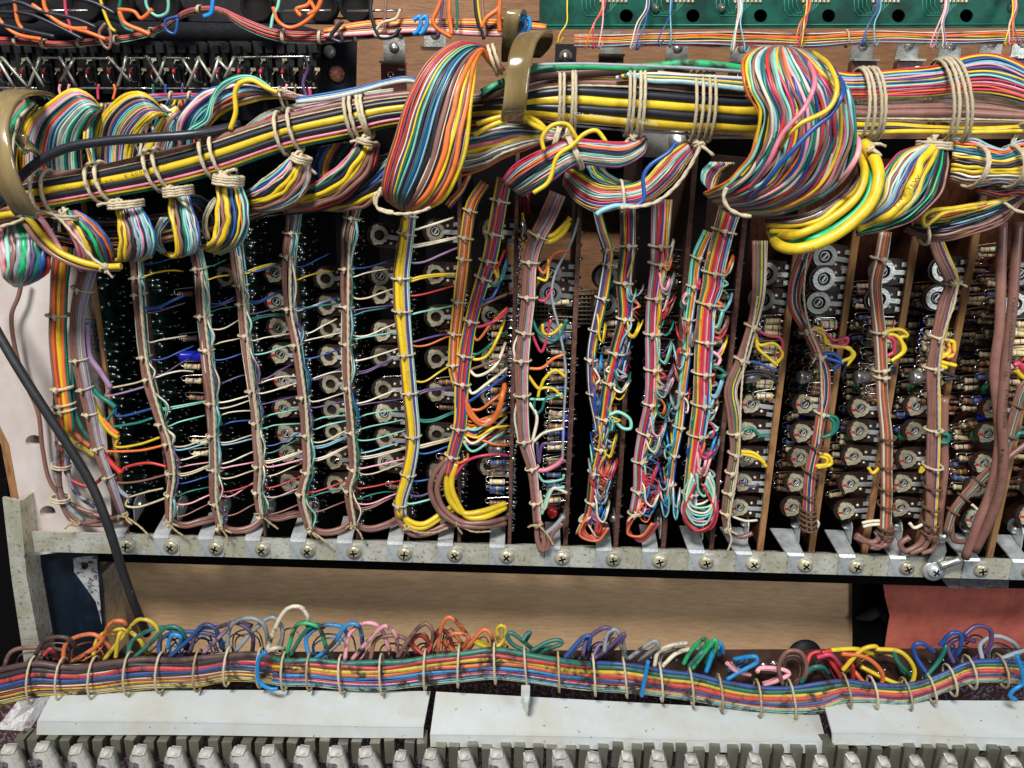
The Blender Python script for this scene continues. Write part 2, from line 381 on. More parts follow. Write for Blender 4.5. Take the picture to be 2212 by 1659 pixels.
structure(plate([(-500,560),(-20,560),(60,1250),(70,1500),(-500,1500)], 110, 5), 'dark_cabinet_side', darkm)
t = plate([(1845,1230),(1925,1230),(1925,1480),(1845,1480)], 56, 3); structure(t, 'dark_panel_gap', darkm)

# pale side cheek with two holes
def holed(pts, holes, mm, thick, name, m, parent, mi_side=None):
    """polygon plate with round holes cut by a bridged inner ring per hole (bmesh boolean-free: triangle_fill)"""
    import bmesh
    bm = bmesh.new(); loops = [[P(x, y, mm) for x, y in pts]]
    for (hx, hy, hr, hs) in holes:
        loops.append([P(hx+hr*math.cos(a), hy+hr*hs*math.sin(a), mm) for a in np.linspace(0, 2*math.pi, 20, endpoint=False)])
    es = []
    for lp in loops:
        vs = [bm.verts.new(v) for v in lp]
        es += [bm.edges.new((vs[i], vs[(i+1) % len(vs)])) for i in range(len(vs))]
    bmesh.ops.triangle_fill(bm, edges=es, use_beauty=True)
    r = bmesh.ops.extrude_face_region(bm, geom=bm.faces[:])
    for v in [g for g in r['geom'] if isinstance(g, bmesh.types.BMVert)]: v.co.y += thick*.001
    bmesh.ops.recalc_face_normals(bm, faces=bm.faces[:])
    loc = np.array(parent['_w']) if parent else np.mean(loops[0], axis=0)
    for v in bm.verts: v.co -= Vector(loc)
    me = bpy.data.meshes.new(name); bm.to_mesh(me); bm.free(); me.materials.append(m)
    o = bpy.data.objects.new(name, me); COL.objects.link(o); o['_w'] = loc.tolist()
    if parent: o.parent = parent; o.location = (0, 0, 0)
    else: o.location = loc
    return o
side = thing('side_cheek', 'pale pinkish painted wooden side board with two round holes, left of the card cage', 'board', P(70,1180,8))
holed([(-60,500),(215,500),(222,800),(245,1180),(72,1200),(45,1100),(20,960),(-20,880),(-60,700)], [(73,953,18,.75),(103,1106,17,.8)], 8, 12, 'board_panel', paintwood, side)
b = MB(); b.prism([P(x, y, 9) for x, y in [(-60,700),(-20,880),(20,960),(45,1100),(72,1200),(60,1210),(28,1100),(2,960),(-38,880),(-75,700)]], (0,.010,0)); b.build('worn_edge', edge2, side)

# steel post and dark upright, bottom left
po = thing('steel_angle_post', 'bare galvanised angle post at the lower left, beside the dark painted upright', 'post', P(50,1400,-6))
b = MB(); b.prism([P(x, y, -6) for x, y in [(5,1075),(42,1082),(58,1250),(92,1430),(52,1430),(25,1250)]], (0,.002,0)); b.prism([P(x, y, -4) for x, y in [(42,1082),(58,1250),(92,1430),(96,1428),(63,1248),(46,1082)]], (0,.012,0)); b.build('angle_bar', railm, po)
up = thing('painted_upright', 'dark blue-black painted steel upright with a worn patch around its screw hole', 'upright', P(160,1420,14))
bl = mat('dark_blue_enamel', (.004,.009,.017), rough=.35, col2=(.012,.022,.045), scale=45, thr=(.5,.7), bump=.2, bscale=900, col3=(.45,.45,.45), scale3=900, thr3=(.7,.74))
wornm = mat('worn_bare_metal', (.55,.55,.56), rough=.5, metal=.3, col2=(.06,.07,.1), scale=260, thr=(.5,.62), bump=.4, bscale=800)
holed([(70,1190),(212,1190),(222,1290),(232,1440),(80,1440)], [(183,1222,8,1)], 14, 2, 'enamelled_face', bl, up)
b = MB(); b.prism([P(x, y, 14) for x, y in [(70,1190),(80,1440),(60,1440),(50,1190)]], (0,.05,0)); b.build('enamelled_flange', bl, up)
holed([(158,1205),(208,1200),(213,1260),(220,1350),(207,1300),(180,1262),(160,1235)], [(183,1222,8,1)], 13.6, .35, 'worn_patch', wornm, up)
b = MB(); b.box(P(238,1320,30), (.004,.02,.06)); b.box(P(262,1320,42), (.003,.004,.06)); b.build('channel_edge', zinc, up)
# red card, foam disc, grey foam strip
rc = MB(); pts = [(1905,1240),(1912,1290),(1922,1330),(1914,1380),(1907,1440),(2420,1440),(2420,1240)]
rc.prism([P(x, y, 40) for i, (x, y) in enumerate(pts)], (0,.0006,0)); o = rc.build('card_sheet', redp)
tag(o, 'dull red card sheet with a wavy left edge, below the rail at the right', 'card')
o = MB().lathe(P(1737,1412,56), (0,-1,0), [(0,.011),(.004,.011),(.004,.0)], 28).build('felt_disc', blackpaint); tag(o, 'black round felt disc half hidden behind the wire loops on the lower panel', 'disc')
b = MB(); b.prism([P(x, y, 2) for x, y in [(2030,1245),(2180,1252),(2178,1270),(2130,1268),(2126,1273),(2085,1266),(2080,1271),(2050,1270)]], (0,.006,0)); o = b.build('foam_strip', mat('grey_foam', (.09,.09,.1), rough=.9, col2=(.05,.05,.05), scale=400)); tag(o, 'torn dark grey foam strip stuck under the rail above the red card', 'foam strip')
sp_ = MB().add([P(*p, 58) for p in [(1845,1335),(1870,1325),(1900,1310),(1915,1330),(1910,1350),(1880,1340)]], [[0,1,2,3,4,5]], 0, False)
sp_ = MB(); sp_.tube(spline([P(1846,1336,54),P(1875,1330,52),P(1905,1318,50),P(1912,1345,52)], 14), [.0006,.0015,.002,.003,.003,.004,.004,.004,.004,.003,.003,.003,.002,.001], 8); o = sp_.build('dust_clump', mat('dust', (.03,.03,.035), rough=1, spec=.05)); tag(o, 'small dark clump of fluff on the lower panel by the red card', 'fluff')

# ================================================================ CARD CAGE
RZ0 = P(1100, 1221, -6)[2]
XL = P(72, 1170, -6)[0]; XR = P(2330, 1250, -6)[0]
rail = thing('cage_rail', 'long passivated steel angle rail running under all the circuit cards', 'rail', (XL, -.006, RZ0))
hh = .0122
b = MB(); b.box(((XL+XR)/2, -.0052, RZ0+hh/2), (XR-XL, .0016, hh)); b.box(((XL+XR)/2, .006, RZ0+.0008), (XR-XL, .022, .0014)); b.build('rail_face', railm, rail)
XB = [277,377,477,575,675,775,883,992,1100,1220,1328,1430,1533,1638,1748,1862,1975,2131,2250]
cnt = ['first','second','third','fourth','fifth','sixth','seventh','eighth','ninth','tenth','eleventh','twelfth','thirteenth','fourteenth','fifteenth','sixteenth','seventeenth','eighteenth','nineteenth']
BX = [P(x, 1175+ (x-277)*.03, 0)[0] for x in XB]
ZT = P(1100, 330, 0)[2]; ZB = RZ0+hh+.0006
# ---- parts shared by every card (local meshes about their mounting point on the card face at x=0)
def trim_meshes(big):
    s = 1.0 if not big else 1.12
    b = MB(); pr = []
    cx = -.0118
    for a in np.linspace(math.pi*.55, math.pi*1.45, 9): pr.append((cx+math.cos(a)*.0066*s, 0, math.sin(a)*.0062*s))
    pr += [(-.006, 0, -.0060*s), (-.001, 0, -.0056*s), (-.001, 0, .0056*s), (-.006, 0, .0060*s)]
    b.prism(pr, (0, .0018, 0))
    base = b.mesh('trimmer', [trimbase])
    b = MB(); n = 20
    n = 30; A = np.linspace(0, 2*math.pi, n, endpoint=False)
    ro = [(.0047*s*(1+(.17 if k in (9,10,11,20,21) else (-.07 if k in (4,15,26) else 0)))) if not big else .0052*s for k in range(n)]; ri = (.0027 if not big else .0031)*s
    V = [(cx+math.cos(a)*r, y, math.sin(a)*r) for y in (-.0013, -.0001) for a, r in zip(A, ro)]+[(cx+math.cos(a)*ri, y, math.sin(a)*ri) for y in (-.0013, -.0001) for a in A]
    F = []
    for k in range(n):
        j = (k+1) % n; F += [[k, 2*n+k, 2*n+j, j][::-1], [k, j, n+j, n+k][::-1], [2*n+k, 3*n+k, 3*n+j, 2*n+j][::-1]]
    b.add(V, F, 0, False); ringm = b.mesh('ring', [brassy if not big else zinc])
    b = MB(); ph = np.linspace(0, 2*math.pi, 14, endpoint=False); b.tube(np.array([(cx+math.cos(a)*.0019*s, -.0004, math.sin(a)*.0019*s) for a in ph]), .00028, 5, closed=True); b.box((cx+.0001, -.0007, 0), (.0009, .0006, .0026*s), 0, [[.85,0,.53],[0,1,0],[-.53,0,.85]]); wip = b.mesh('wiper', [zincb])
    b = MB(); b.box((-.0038, -.0009, -.0003), (.0076, .0005, .0023)); b.box((-.0012, -.0007, .0036), (.0030, .0005, .0022)); b.box((-.0012, -.0007, -.0044), (.0030,.0005,.0022)); b.box((-.0070,-.0012,-.0003),(.0016,.0006,.0014)); lug = b.mesh('lug', [zincb if not big else zinc])
    b = MB(); b.lathe((-.0055, -.0002, .0028), (0, -1, 0), [(0, .0009), (.0005, .0008), (.0007, 0)], 8); b.lathe((-.0055, -.0002, -.0034), (0, -1, 0), [(0, .0009), (.0005, .0008), (.0007, 0)], 8); riv = b.mesh('rivet', [brassy])
    b = MB(); b.box((cx-.0036, -.0015, -.0005), (.0022, .0002, .0013)); red = b.mesh('red_mark', [bands['r']])
    return base, ringm, wip, lug, riv, red
TM = [trim_meshes(False), trim_meshes(True)]
def child(name, me, parent, loc=(0, 0, 0), rot=(0, 0, 0)):
    o = bpy.data.objects.new(name, me); COL.objects.link(o); o.parent = parent; o.location = loc; o.rotation_euler = rot
    o['_w'] = [parent['_w'][i]+loc[i] for i in range(3)]; return o
def trimmer(card, z, big=False, y=.0, dx=0., mark=True, rnd=RNG):
    ms = TM[1 if big else 0]; tlt = rnd.uniform(-.12, .12)
    t = child('trimmer', ms[0], card, (dx, y, z-card['_w'][2]), (rnd.uniform(-.1, .1), tlt, rnd.uniform(-.12, .12)))
    g_ = child('ring', ms[1], t)
    if big or mark or rnd.random() < .4: child('wiper', ms[2], t)
    child('lug', ms[3], t); child('rivet', ms[4], t)
    if mark and not big: child('paint_mark', ms[5], t)
    return t
def res_mesh(body, bs, L=.0085, r=.00155):
    """standing resistor: axis along -x from the card, hairpin lead at its outer end"""
    b = MB(); x0 = -.0034
    prof = [(0,.0004),(.0001,r*.95),(.0009,r*1.12),(.0015,r*.9),(L-.0015,r*.9),(L-.0009,r*1.12),(L-.0001,r*.95),(L,.0004)]
    b.lathe((x0, 0, 0), (-1, 0, 0), prof, 10, 0)
    for i, c in enumerate(bs):
        xx = .0009+i*(L-.002)/max(1, len(bs)-1)*.92
        rr = r*1.13 if i in (0,) else r*.96
        b.lathe((x0-xx, 0, 0), (-1, 0, 0), [(0, rr*.98), (0, rr+.00004), (.0005, rr+.00004), (.0005, rr*.98)], 10, 1+i)
    me = b.mesh('resistor', [body]+[bands[c] for c in bs])
    b = MB(); rw = .00032
    b.tube([(0,0,0),(x0,0,0)], rw, 5)
    pth = [(x0-L,0,0),(x0-L-.0012,0,0),(x0-L-.0022,0,.0006),(x0-L-.0024,0,.0016),(x0-L-.0014,0,.0026),(x0-L+.002,.0005,.0030),(-.003,.001,.0032),(0,.001,.0032)]
    b.tube(spline(pth, 20), rw, 5); lead = b.mesh('lead', [steel])
    return me, lead
RM = [res_mesh(resb, 'ryd'), res_mesh(resb, 'gro'), res_mesh(resd, 'oyd'), res_mesh(resb, 'yvd'), res_mesh(resd, 'nkd'), res_mesh(resb, 'rko'), res_mesh(resd, 'vgy'), res_mesh(resbl, 'kyr')]
def resistor(card, z, y, k=None, rnd=RNG):
    k = rnd.randrange(len(RM)) if k is None else k
    o = child('resistor', RM[k][0], card, (0, y, z-card['_w'][2]), (rnd.uniform(-.5, .5), rnd.uniform(-.12, .12), rnd.uniform(-.15, .15)))
    child('lead', RM[k][1], o); return o
b = MB(); b.lathe((-.002,0,0), (-1,0,0), [(0,.003),(.0002,.0034),(.0075,.0034),(.008,.0030),(.0079,0)], 18); CAN = b.mesh('capacitor', [capalu])
b = MB(); b.lathe((-.003,0,0), (0,0,1), [(-.008,.0),(-.0078,.0028),(-.0066,.0031),(-.006,.0028),(.0075,.0031),(.008,.002),(.008,0)], 18); CBL = b.mesh('capacitor', [capblue])
b = MB(); b.lathe((-.001,0,0), (-1,0,0), [(0,.001),(.0012,.0026),(.004,.003),(.007,.0026),(.0082,.001)], 14); CGR = b.mesh('capacitor', [capgreen])
def yrow(bi, py):  # world height of a picture row on card bi's front edge
    return P(XB[bi]+(1175-py)*(.12 if bi < 8 else 0), py, 0)[2]
LT = {3:[(600,0)],4:[(600,0),(658,0),(716,0),(775,0),(830,0),(888,0),(946,0),(996,0),(1050,0)],
      5:[(604,0),(664,0),(722,0),(780,0),(836,0),(893,0),(948,0),(1000,0),(1052,0)],
      6:[(520,0),(597,0),(648,0),(722,0),(779,0),(848,0),(904,0),(960,0),(1014,0)],
      7:[(505,0),(598,0),(689,0),(778,0),(858,0),(946,0),(1025,0)], 8:[(505,0),(600,0),(688,0),(782,0),(860,0),(950,0),(1020,0)],
      9:[(592,1),(640,1),(722,1)], 10:[(600,1),(660,1)],
      13:[(592,1),(653,1),(880,0),(932,0),(990,0),(1045,0),(1100,0)]}
for q in (14,15,16): LT[q] = [(592-(q-14)*6,1),(653-(q-14)*4,1),(880,0),(934,0),(990,0),(1046,0),(1102,0)]
LT[14] = [(560,1),(592+8,1),(655,1),(880,0),(934,0),(990,0),(1046,0),(1102,0)]
LT[17] = [(592,1),(655,1),(885,0),(944,0),(1003,0),(1060,0),(1118,0)]
LT[18] = [(1005,0),(1060,0),(1120,0)]
for bi, x in enumerate(BX):
    left = bi < 9
    where = 'carrying only solder pins and no trimmers' if bi < 3 else ''
    card = thing('circuit_card', '', 'circuit board', (x, 0, ZB))
    rnd = random.Random(100+bi)
    # plate
    b = MB(); dep = .085 if bi not in (9,10,11) else .06; zt = ZT
    zc = (zt+ZB)/2
    b.box((x, dep/2+.0012, zc), (.0016, dep, zt-ZB)); b.build('board_plate', pcbd if left else (brownb if bi > 12 else phen), card)
    # ragged front edge
    b = MB(); w = .0019 if left else (.0024 if bi < 13 else .0032)
    if bi in (1,3,4,6): w = .0012
    b.box((x, .0002, zc-.002), (w, .002, zt-ZB+.008)); b.build('board_edge', edge2 if bi > 12 or bi == 0 else edge, card)
    # solder pins on the right hand face
    b = MB(); ncol = 6 if left else 3
    for cdx in range(ncol):
        yy = .0035+cdx*.0055+(.006 if cdx > 1 else 0)
        for k in range(46 if left else 30):
            z = ZB+.004+(zt-ZB)*.82*k/(46 if left else 30)+rnd.uniform(-.0012, .0012)
            if rnd.random() < (.25 if cdx < 2 else .5): continue
            y = yy+rnd.uniform(-.0026, .0026)+.0012*math.sin(k*.9+cdx*2); s = rnd.uniform(.0007, .0015) if cdx < 2 else rnd.uniform(.0004, .0009)
            ln = rnd.uniform(.0008, .003)
            b.tube([(x+.0008, y, z), (x+.0008+ln*.5, y, z), (x+.0008+ln, y, z+rnd.uniform(-.0004,.0004))], [s, s*.75, s*.3], 6)
            if left and bi > 2 and cdx == 0 and rnd.random() < .55: s2 = rnd.uniform(.0010, .0018); b.lathe((x+.0009, y+rnd.uniform(0,.003), z+.0012), (1,-.3,.2), [(0,s2),(.0010,s2*.9),(.0017,s2*.45),(.0019,0)], 7)
    if left or bi in (9,10,11,12): tag(b.build('solder_pins', solder, card), kind='stuff')
    # component side (left face)
    for py, big in LT.get(bi, []):
        trimmer(card, yrow(bi, py)-(0.0), bool(big), y=.002 if not left else .006, dx=-.0016 if not left else -.001, mark=(bi > 12 or (bi==4)), rnd=rnd)
    if bi == 8:
        for py in list(range(690, 900, 17))+list(range(940, 1100, 15)): resistor(card, yrow(bi, py), rnd.uniform(.001, .006), rnd=rnd)
        for py in range(640, 900, 24): resistor(card, yrow(bi, py), rnd.uniform(.012, .02), rnd=rnd)
        child('capacitor', CAN, card, (-.003, .006, yrow(bi, 978)-ZB))
    if bi == 9:
        for py in list(range(600, 1120, 13)): resistor(card, yrow(bi, py), rnd.uniform(.001, .016), rnd=rnd)
        child('capacitor', CGR, card, (0, .012, yrow(bi, 720)-ZB)); child('capacitor', CBL, card, (0, .014, yrow(bi, 940)-ZB))
        b = MB(); b.lathe(P(1194,1105,3), (-.2,-1,0), [(0,.0028),(.003,.0028),(.003,.001)], 16); b.build('red_capacitor', mat('red_gloss', (.3,.01,.01), rough=.2), card)
    if bi in (10, 11, 12):
        for py in range(560, 1120, 10):
            resistor(card, yrow(bi, py), rnd.uniform(.002, .03), rnd=rnd)
    if bi > 12:
        for py in range(696, 868, 13):
            for yy in (.0005, .011):
                if rnd.random() < .92: resistor(card, yrow(bi, py)+rnd.uniform(-.0006,.0006), yy+rnd.uniform(-.001,.001), rnd=rnd, k=rnd.choice([0,1,5,1,3,0] if py < 770 else [3,2,4,6,3,2]))
        if bi > 13:
            for py in range(640, 1120, 17): resistor(card, yrow(bi, py), rnd.uniform(.024, .036), rnd=rnd)
        if bi > 16:
            for py in range(560, 1120, 15): resistor(card, yrow(bi, py), rnd.uniform(.04, .06), rnd=rnd)
        for py in (905, 960, 1016, 1072):
            for yy in (.009, .016): resistor(card, yrow(bi, py)+.0005, yy, rnd=rnd, k=rnd.choice([2, 4, 6]))
        child('capacitor', CAN, card, (-.009, .004, yrow(bi, 818)-ZB), (.2, 0, .2))
        child('capacitor', CBL, card, (-.004, .020, yrow(bi, 738)-ZB)); child('capacitor', CBL, card, (-.003, .022, yrow(bi, 905)-ZB))
        child('capacitor', CGR, card, (-.003, .018, yrow(bi, 862)-ZB)); child('capacitor', CGR, card, (-.003, .02, yrow(bi, 970)-ZB))
        for k, py in enumerate((905, 962, 1020, 1078)):
            z = yrow(bi, py)
            lettering(card, ['B-100K','B-100K','B-100K','B100K'][k], 0,0,0,0, 0, .0021*1000*.75, white_ink, normal=(-1,0,0), right=(0,.12,1)) if False else None
    if bi in (1,2,):
        for py, kk in ((800, 0), (830, 3), (870, 4), (965, 3), (985, 3)):
            if bi == 2: resistor(card, yrow(bi, py), .004, kk, rnd)
        if bi == 2:
            child('capacitor', CBL, card, (-.006, .004, yrow(bi, 788)-ZB), (0, math.pi/2, 0)); resistor(card, yrow(bi, 640), .004, 4, rnd); resistor(card, yrow(bi, 735), .004, 6, rnd)
    if bi == 0:
        for py in (712, 728, 750, 764): resistor(card, yrow(bi, py), .006, 7, rnd)
        resistor(card, yrow(bi, 1000), .01, 4, rnd)
    if bi in (4,5,6,7):
        for py in range(690, 1080, 58): resistor(card, yrow(bi, py+30), .008, rnd.choice([4,2,6]), rnd)
    nt = len(LT.get(bi, []))
    desc = ('dark card with solder pins' if left else ('phenolic card with resistors' if bi < 13 else 'brown card with trimmers'))
    card['label'] = f'{cnt[bi]} card from the left, a {desc}'
    card['group'] = 'circuit cards in the cage'
# printed codes on the brown cards
for bi in (13, 14, 15, 16, 17):
    card = [o for o in bpy.data.objects if o.name.startswith('circuit_card') and abs(o['_w'][0]-BX[bi]) < 1e-4][0]
    for k, py in enumerate((900, 960, 1018, 1075)):
        z = yrow(bi, py)-.006; x = BX[bi]-.00095; y = .0035
        cu = bpy.data.curves.new('t', 'FONT'); cu.body = ['B-100K','B-100K','B-100K','B10K'][k]; cu.size = .0042; cu.resolution_u = 1
        to = bpy.data.objects.new('t', cu); COL.objects.link(to); dg = bpy.context.evaluated_depsgraph_get(); me = bpy.data.meshes.new_from_object(to.evaluated_get(dg)); bpy.data.objects.remove(to)
        me.materials.clear(); me.materials.append(white_ink); me.name = 'printed_code'
        # text x -> up (z), text y -> towards the back... face looks along -x
        for v in me.vertices:
            tx, ty = v.co.x, v.co.y; v.co = Vector((0, -ty*1.0, tx))
        child('printed_code', me, card, (x-card['_w'][0], y+.0022, z-card['_w'][2]))
# ---- brackets with screws
SX = [275,370,466,567,665,765,874,982,1094,1214,1324,1424,1525,1627,1739,1849,1958,2118,2222]
def screw_mesh():
    b = MB(); b.lathe((0,0,0), (0,-1,0), [(0,.0040),(.0008,.0040),(.0016,.0034),(.0022,.0022),(.0024,0)], 20)
    me = b.mesh('screw', [brassy]); b = MB()
    for a in (.5, .5+math.pi/2):
        R = [[math.cos(a),0,math.sin(a)],[0,1,0],[-math.sin(a),0,math.cos(a)]]; b.box((0,-.00235,0), (.0040,.0004,.0009), 0, R)
    return me, b.mesh('cross_recess', [darkm])
SM = screw_mesh()
for k, sx in enumerate(SX):
    x = P(sx, 1180+(sx-275)*.03, -7)[0]; z = RZ0+hh/2
    br = thing('card_bracket', f'{cnt[k]} bent zinc bracket from the left on the rail', 'bracket', (x, -.0065, z), 'zinc brackets along the rail')
    b = MB(); rx = .0042; lx = .0096
    y = -.0062
    pr = [(x-lx, y, z+.0052), (x-lx, y, z-.0050), (x-lx+.0007, y, z-.0056), (x+rx-.0007, y, z-.0056), (x+rx, y, z-.0050), (x+rx, y, z+.0034), (x+rx-.0008, y, z+.0042), (x-lx+.0085, y, z+.0042), (x-lx+.0085, y, z+.0052)]
    b.prism(pr, (0, -.0007, 0))
    # strip going back and up
    st = [(x-lx, y, z+.0052), (x-lx+.0085, y, z+.0052)]
    Q = [(0,-.0007,.0052),(.0,.0,.0068),(.0,.004,.0084),(.0,.012,.0105),(.0,.018,.0125)]
    sh = 0 if k < 12 else (-.006 if k in (13,14,17) else -.003)
    V = []
    for i, (ddx, dy, dz) in enumerate(Q):
        f = i/4; V += [(x-lx+sh*f, y+dy, z+dz), (x-lx+.0085+sh*f*.3, y+dy, z+dz), (x-lx+.0085+sh*f*.3, y+dy+.0004, z+dz-.0008), (x-lx+sh*f, y+dy+.0004, z+dz-.0008)]
    F = []
    for i in range(4):
        for q in range(4): F.append([i*4+q, i*4+(q+1) % 4, (i+1)*4+(q+1) % 4, (i+1)*4+q])
    b.add(V, F, 0, False)
    # upright flange against the card
    fx = x-lx+.009+sh*.3 if k > 11 else x+.0008
    pts = [(fx, y+.008, z+.009)]+[(fx, y+.016+math.cos(a)*.0075, z+.0165+math.sin(a)*.0065) for a in np.linspace(-.4, math.pi+.2, 9)]
    b.prism(pts, (.0007, 0, 0))
    b.build('bracket_plate', zincb, br)
    b = MB(); b.lathe((fx, y+.016, z+.017), (-1,-.5,.1), [(-.001,.0026),(.0014,.0024),(.0022,.0014),(.0024,0)], 12); b.build('rivet', zinc, br)
    s = child('screw', SM[0], br, (0, -.0004, 0)); s['label'] = None if False else 'yellowish cross-head screw'
    child('cross_recess', SM[1], s, (0, 0, 0), (0, random.Random(k).uniform(0, 1.5), 0))
# earth tag with two crimped lugs
et = thing('ring_terminal', 'shiny screw with crimped ring lug and solder blob on the rail', 'terminal', P(2017,1230,-8))
c = P(2017,1231,-7.2); b = MB()
b.lathe(c, (0,-1,0), [(0,.0062),(.0012,.0062),(.0012,.004)], 22); b.build('washer', zincb, et)
o = child('screw', SM[0].copy(), et, tuple(c-np.array(et['_w'])+np.array([0,-.0012,0]))); o.data.materials[0] = zincb; child('cross_recess', SM[1], o)
b = MB(); b.prism([P(x, y, -9) for x, y in [(2005,1215),(2015,1190),(2012,1170),(2040,1165),(2045,1190),(2035,1215)]], (0,.001,0)); b.build('crimp_lug', zinc, et)
b = MB(); b.tube(spline([P(2030,1224,-10),P(2055,1215,-11),P(2075,1208,-12)], 8), .0021, 10); b.build('crimp_barrel', zinc, et)
b = MB(); b.tube(spline([P(2010,1165,-9),P(2025,1158,-9),P(2045,1160,-9)], 6), [.002,.0038,.003,.0042,.0036,.002], 9); b.build('solder_blob', steel, et)
# ================================================================ MAIN HARNESS
H = thing('cable_harness', 'thick laced main harness of yellow, black and brown cables crossing the whole picture', 'cable harness', P(1106,330,-40))
A = [(40,385),(89,372),(196,355),(327,325),(432,297),(595,245),(747,210),(830,196),(930,190),(1000,205)]
B = [(50,460),(77,457),(210,434),(350,409),(462,381),(616,329),(766,297),(830,280),(930,265),(1000,255)]
ML = ribbon(H, A, B, -42, 'n2.2 t.5 k2.1 y2.4 k2.1 p.9 y1.1 g.7', layers=2, jit=.12, flat=.62, seed=3)
A = [(1000,205),(1050,200),(1100,186),(1161,162),(1242,146),(1350,146),(1474,156),(1600,168),(1660,165)]
B = [(1000,255),(1050,250),(1130,262),(1204,272),(1300,284),(1400,292),(1500,298),(1610,300),(1660,298)]
B = [(1000,255),(1050,252),(1115,258),(1165,265),(1240,276),(1350,286),(1474,294),(1600,300),(1660,300)]
MR = ribbon(H, A, B, -42, 'w.4 o.4 l.4 b.5 w.4 n1.5 t.5 k2.1 y2.2 k2 y2.4 a.5', layers=2, jit=.12, flat=.6, seed=4)
A = [(1600,148),(1700,150),(1797,150),(1842,154),(1946,146),(2030,138),(2080,119),(2138,110),(2185,122),(2250,160)]
B = [(1600,205),(1700,212),(1797,216),(1845,220),(1946,216),(2037,212),(2088,209),(2138,212),(2185,222),(2250,238)]
MF = ribbon(H, A, B, -44, 'r y b l e v y b m h e h o h y a', layers=2, jit=.55, flat=.6, seed=5)
A = [(1600,210),(1700,214),(1845,219),(2037,212),(2130,216),(2250,236)]
B = [(1600,262),(1700,262),(1845,262),(2037,266),(2130,266),(2250,266)]
MG = ribbon(H, A, B, -42, 't.5 n1.8 n2.2 t.5 w.4', layers=2, jit=.1, flat=.7, seed=6)
A = [(1600,262),(1845,260),(1930,262),(2020,268),(2100,272),(2250,266)]
B = [(1600,300),(1845,296),(1930,292),(2020,292),(2100,292),(2250,288)]
MH = ribbon(H, A, B, -42, 'y2 k1.2 t.6 y1.6', layers=2, jit=.3, flat=.8, seed=7)
for x, y0, x2, y1 in [(82,370,100,460),(104,370,124,460),(196,356,222,437),(216,352,244,434),(319,327,350,412),(338,322,372,408),(438,295,462,384),(460,290,486,378),
                      (598,245,618,332),(626,238,650,324),(746,210,766,300),(757,208,777,298),(773,206,798,294),(782,205,804,294)]:
    ring(H, (x, y0), (x2, y1), -42, 8.5, r=.95)
for x, y0, x2, y1 in [(1208,152,1206,278),(1217,152,1214,278),(1236,148,1232,282),(1242,148,1240,282),(1357,146,1350,290),(1366,146,1358,290),(1380,146,1372,292),(1388,146,1380,292),
                      (1496,158,1490,300),(1510,158,1502,300),(1524,158,1516,300),(1536,158,1528,302),(1856,152,1850,300),(1864,150,1866,300),(1876,150,1880,300),(1886,150,1888,300),
                      (2024,134,2034,300),(2036,132,2044,300),(2044,130,2066,302),(2056,130,2074,302)]:
    ring(H, (x, y0), (x2, y1), -43, 12, r=.8)
for x, y in [(2205,300),(1200,300)]: ring(H, (x+10, 268), (x-8, 330), -46, 5, r=.8, rounds=2)
# sleeve and thin wires on top of the right half
strand(H, [(1040,200),(1090,176),(1161,148),(1242,143),(1350,146),(1400,145),(1474,137),(1540,140),(1620,150)], -50, 'G', 1.6, name='sleeved_wire', grimy=True)
strand(H, [(1040,212),(1100,190),(1161,163),(1242,158),(1350,150),(1420,148)], -49, 'd', 2.0)
strand(H, [(1150,140),(1250,138),(1350,141),(1474,146),(1620,156)], -51, 'a', .7)
strand(H, [(1040,206),(1085,178),(1161,150),(1200,144)], -52, 'g', .7)
for i, c in enumerate('wbygwl'): strand(H, [(1330+i*6,168-i*2),(1400,160+i*3),(1474,163+i*3),(1540,166+i*4),(1610,170+i*5)], -51-i*.2, c, .8)
for i, c in enumerate('awlb'): strand(H, [(640,222-i*3),(720,212-i*4),(790,195-i*3),(830,184-i*3),(880,176-i*3),(930,185)], -46, c, .7)
KN = [(140,462,20),(250,440,22),(372,414,22),(487,380,24),(645,342,22),(790,305,20),(1225,285,18),(1366,297,18),(1510,312,18),(1880,312,16),(2015,304,22)]
for x, y, s in KN: knot(H, x, y, -48, s*1.25, .8)
def print_on(text, x0, y0, x1, y1, mm, h, m=None): lettering(H, text, x0, y0, x1, y1, mm, h, m or black_ink)
# ================================================================ helper for the many laced wire groups
def group_of(label, A, B, mm, cols, cat='wire bundle', name='wire_bundle', tie=(), grp=None, neck=None, **kw):
    i = len(A)//2; t = thing(name, label, cat, P((A[i][0]+B[i][0])/2, (A[i][1]+B[i][1])/2, mm if np.isscalar(mm) else mm[i]), grp)
    R = ribbon(t, A, B, mm, cols, **kw)
    if tie: ties(t, R, tie, r=.7, rounds=1)
    if neck: ring(t, neck[0], neck[1], -47, 6.5, r=.75, rounds=neck[2], sp=5.5)
    return t, R
LG = 'wire loops fanning up behind the left half of the main harness'
group_of('thick grimy green, orange and black wires curling behind the left amber hook', [(-6,430),(-4,350),(2,290),(18,240),(50,210)], [(50,430),(40,340),(48,295),(62,255),(85,228)], -34, 'k1.5 o1 a1 G2.4 c1.6 k1 y1', grp=LG, seed=11, layers=3, grimy=True)
group_of('yellow-edged fan of pink, mint and brown wire loops, right of the amber hook', [(42,420),(37,320),(56,262),(100,222),(152,190),(190,203),(215,235)], [(190,420),(182,340),(186,296),(196,268),(206,252),(212,245),(222,240)], [-28,-30,-34,-38,-40,-38,-34], 'y2 y1.3 p1.3 m1.2 e a k2 g o r e l b m v w1.3 l c m g2 a w m g1.5 k n1.6', grp=LG, seed=12, layers=3, flat=.35, jit=.3)
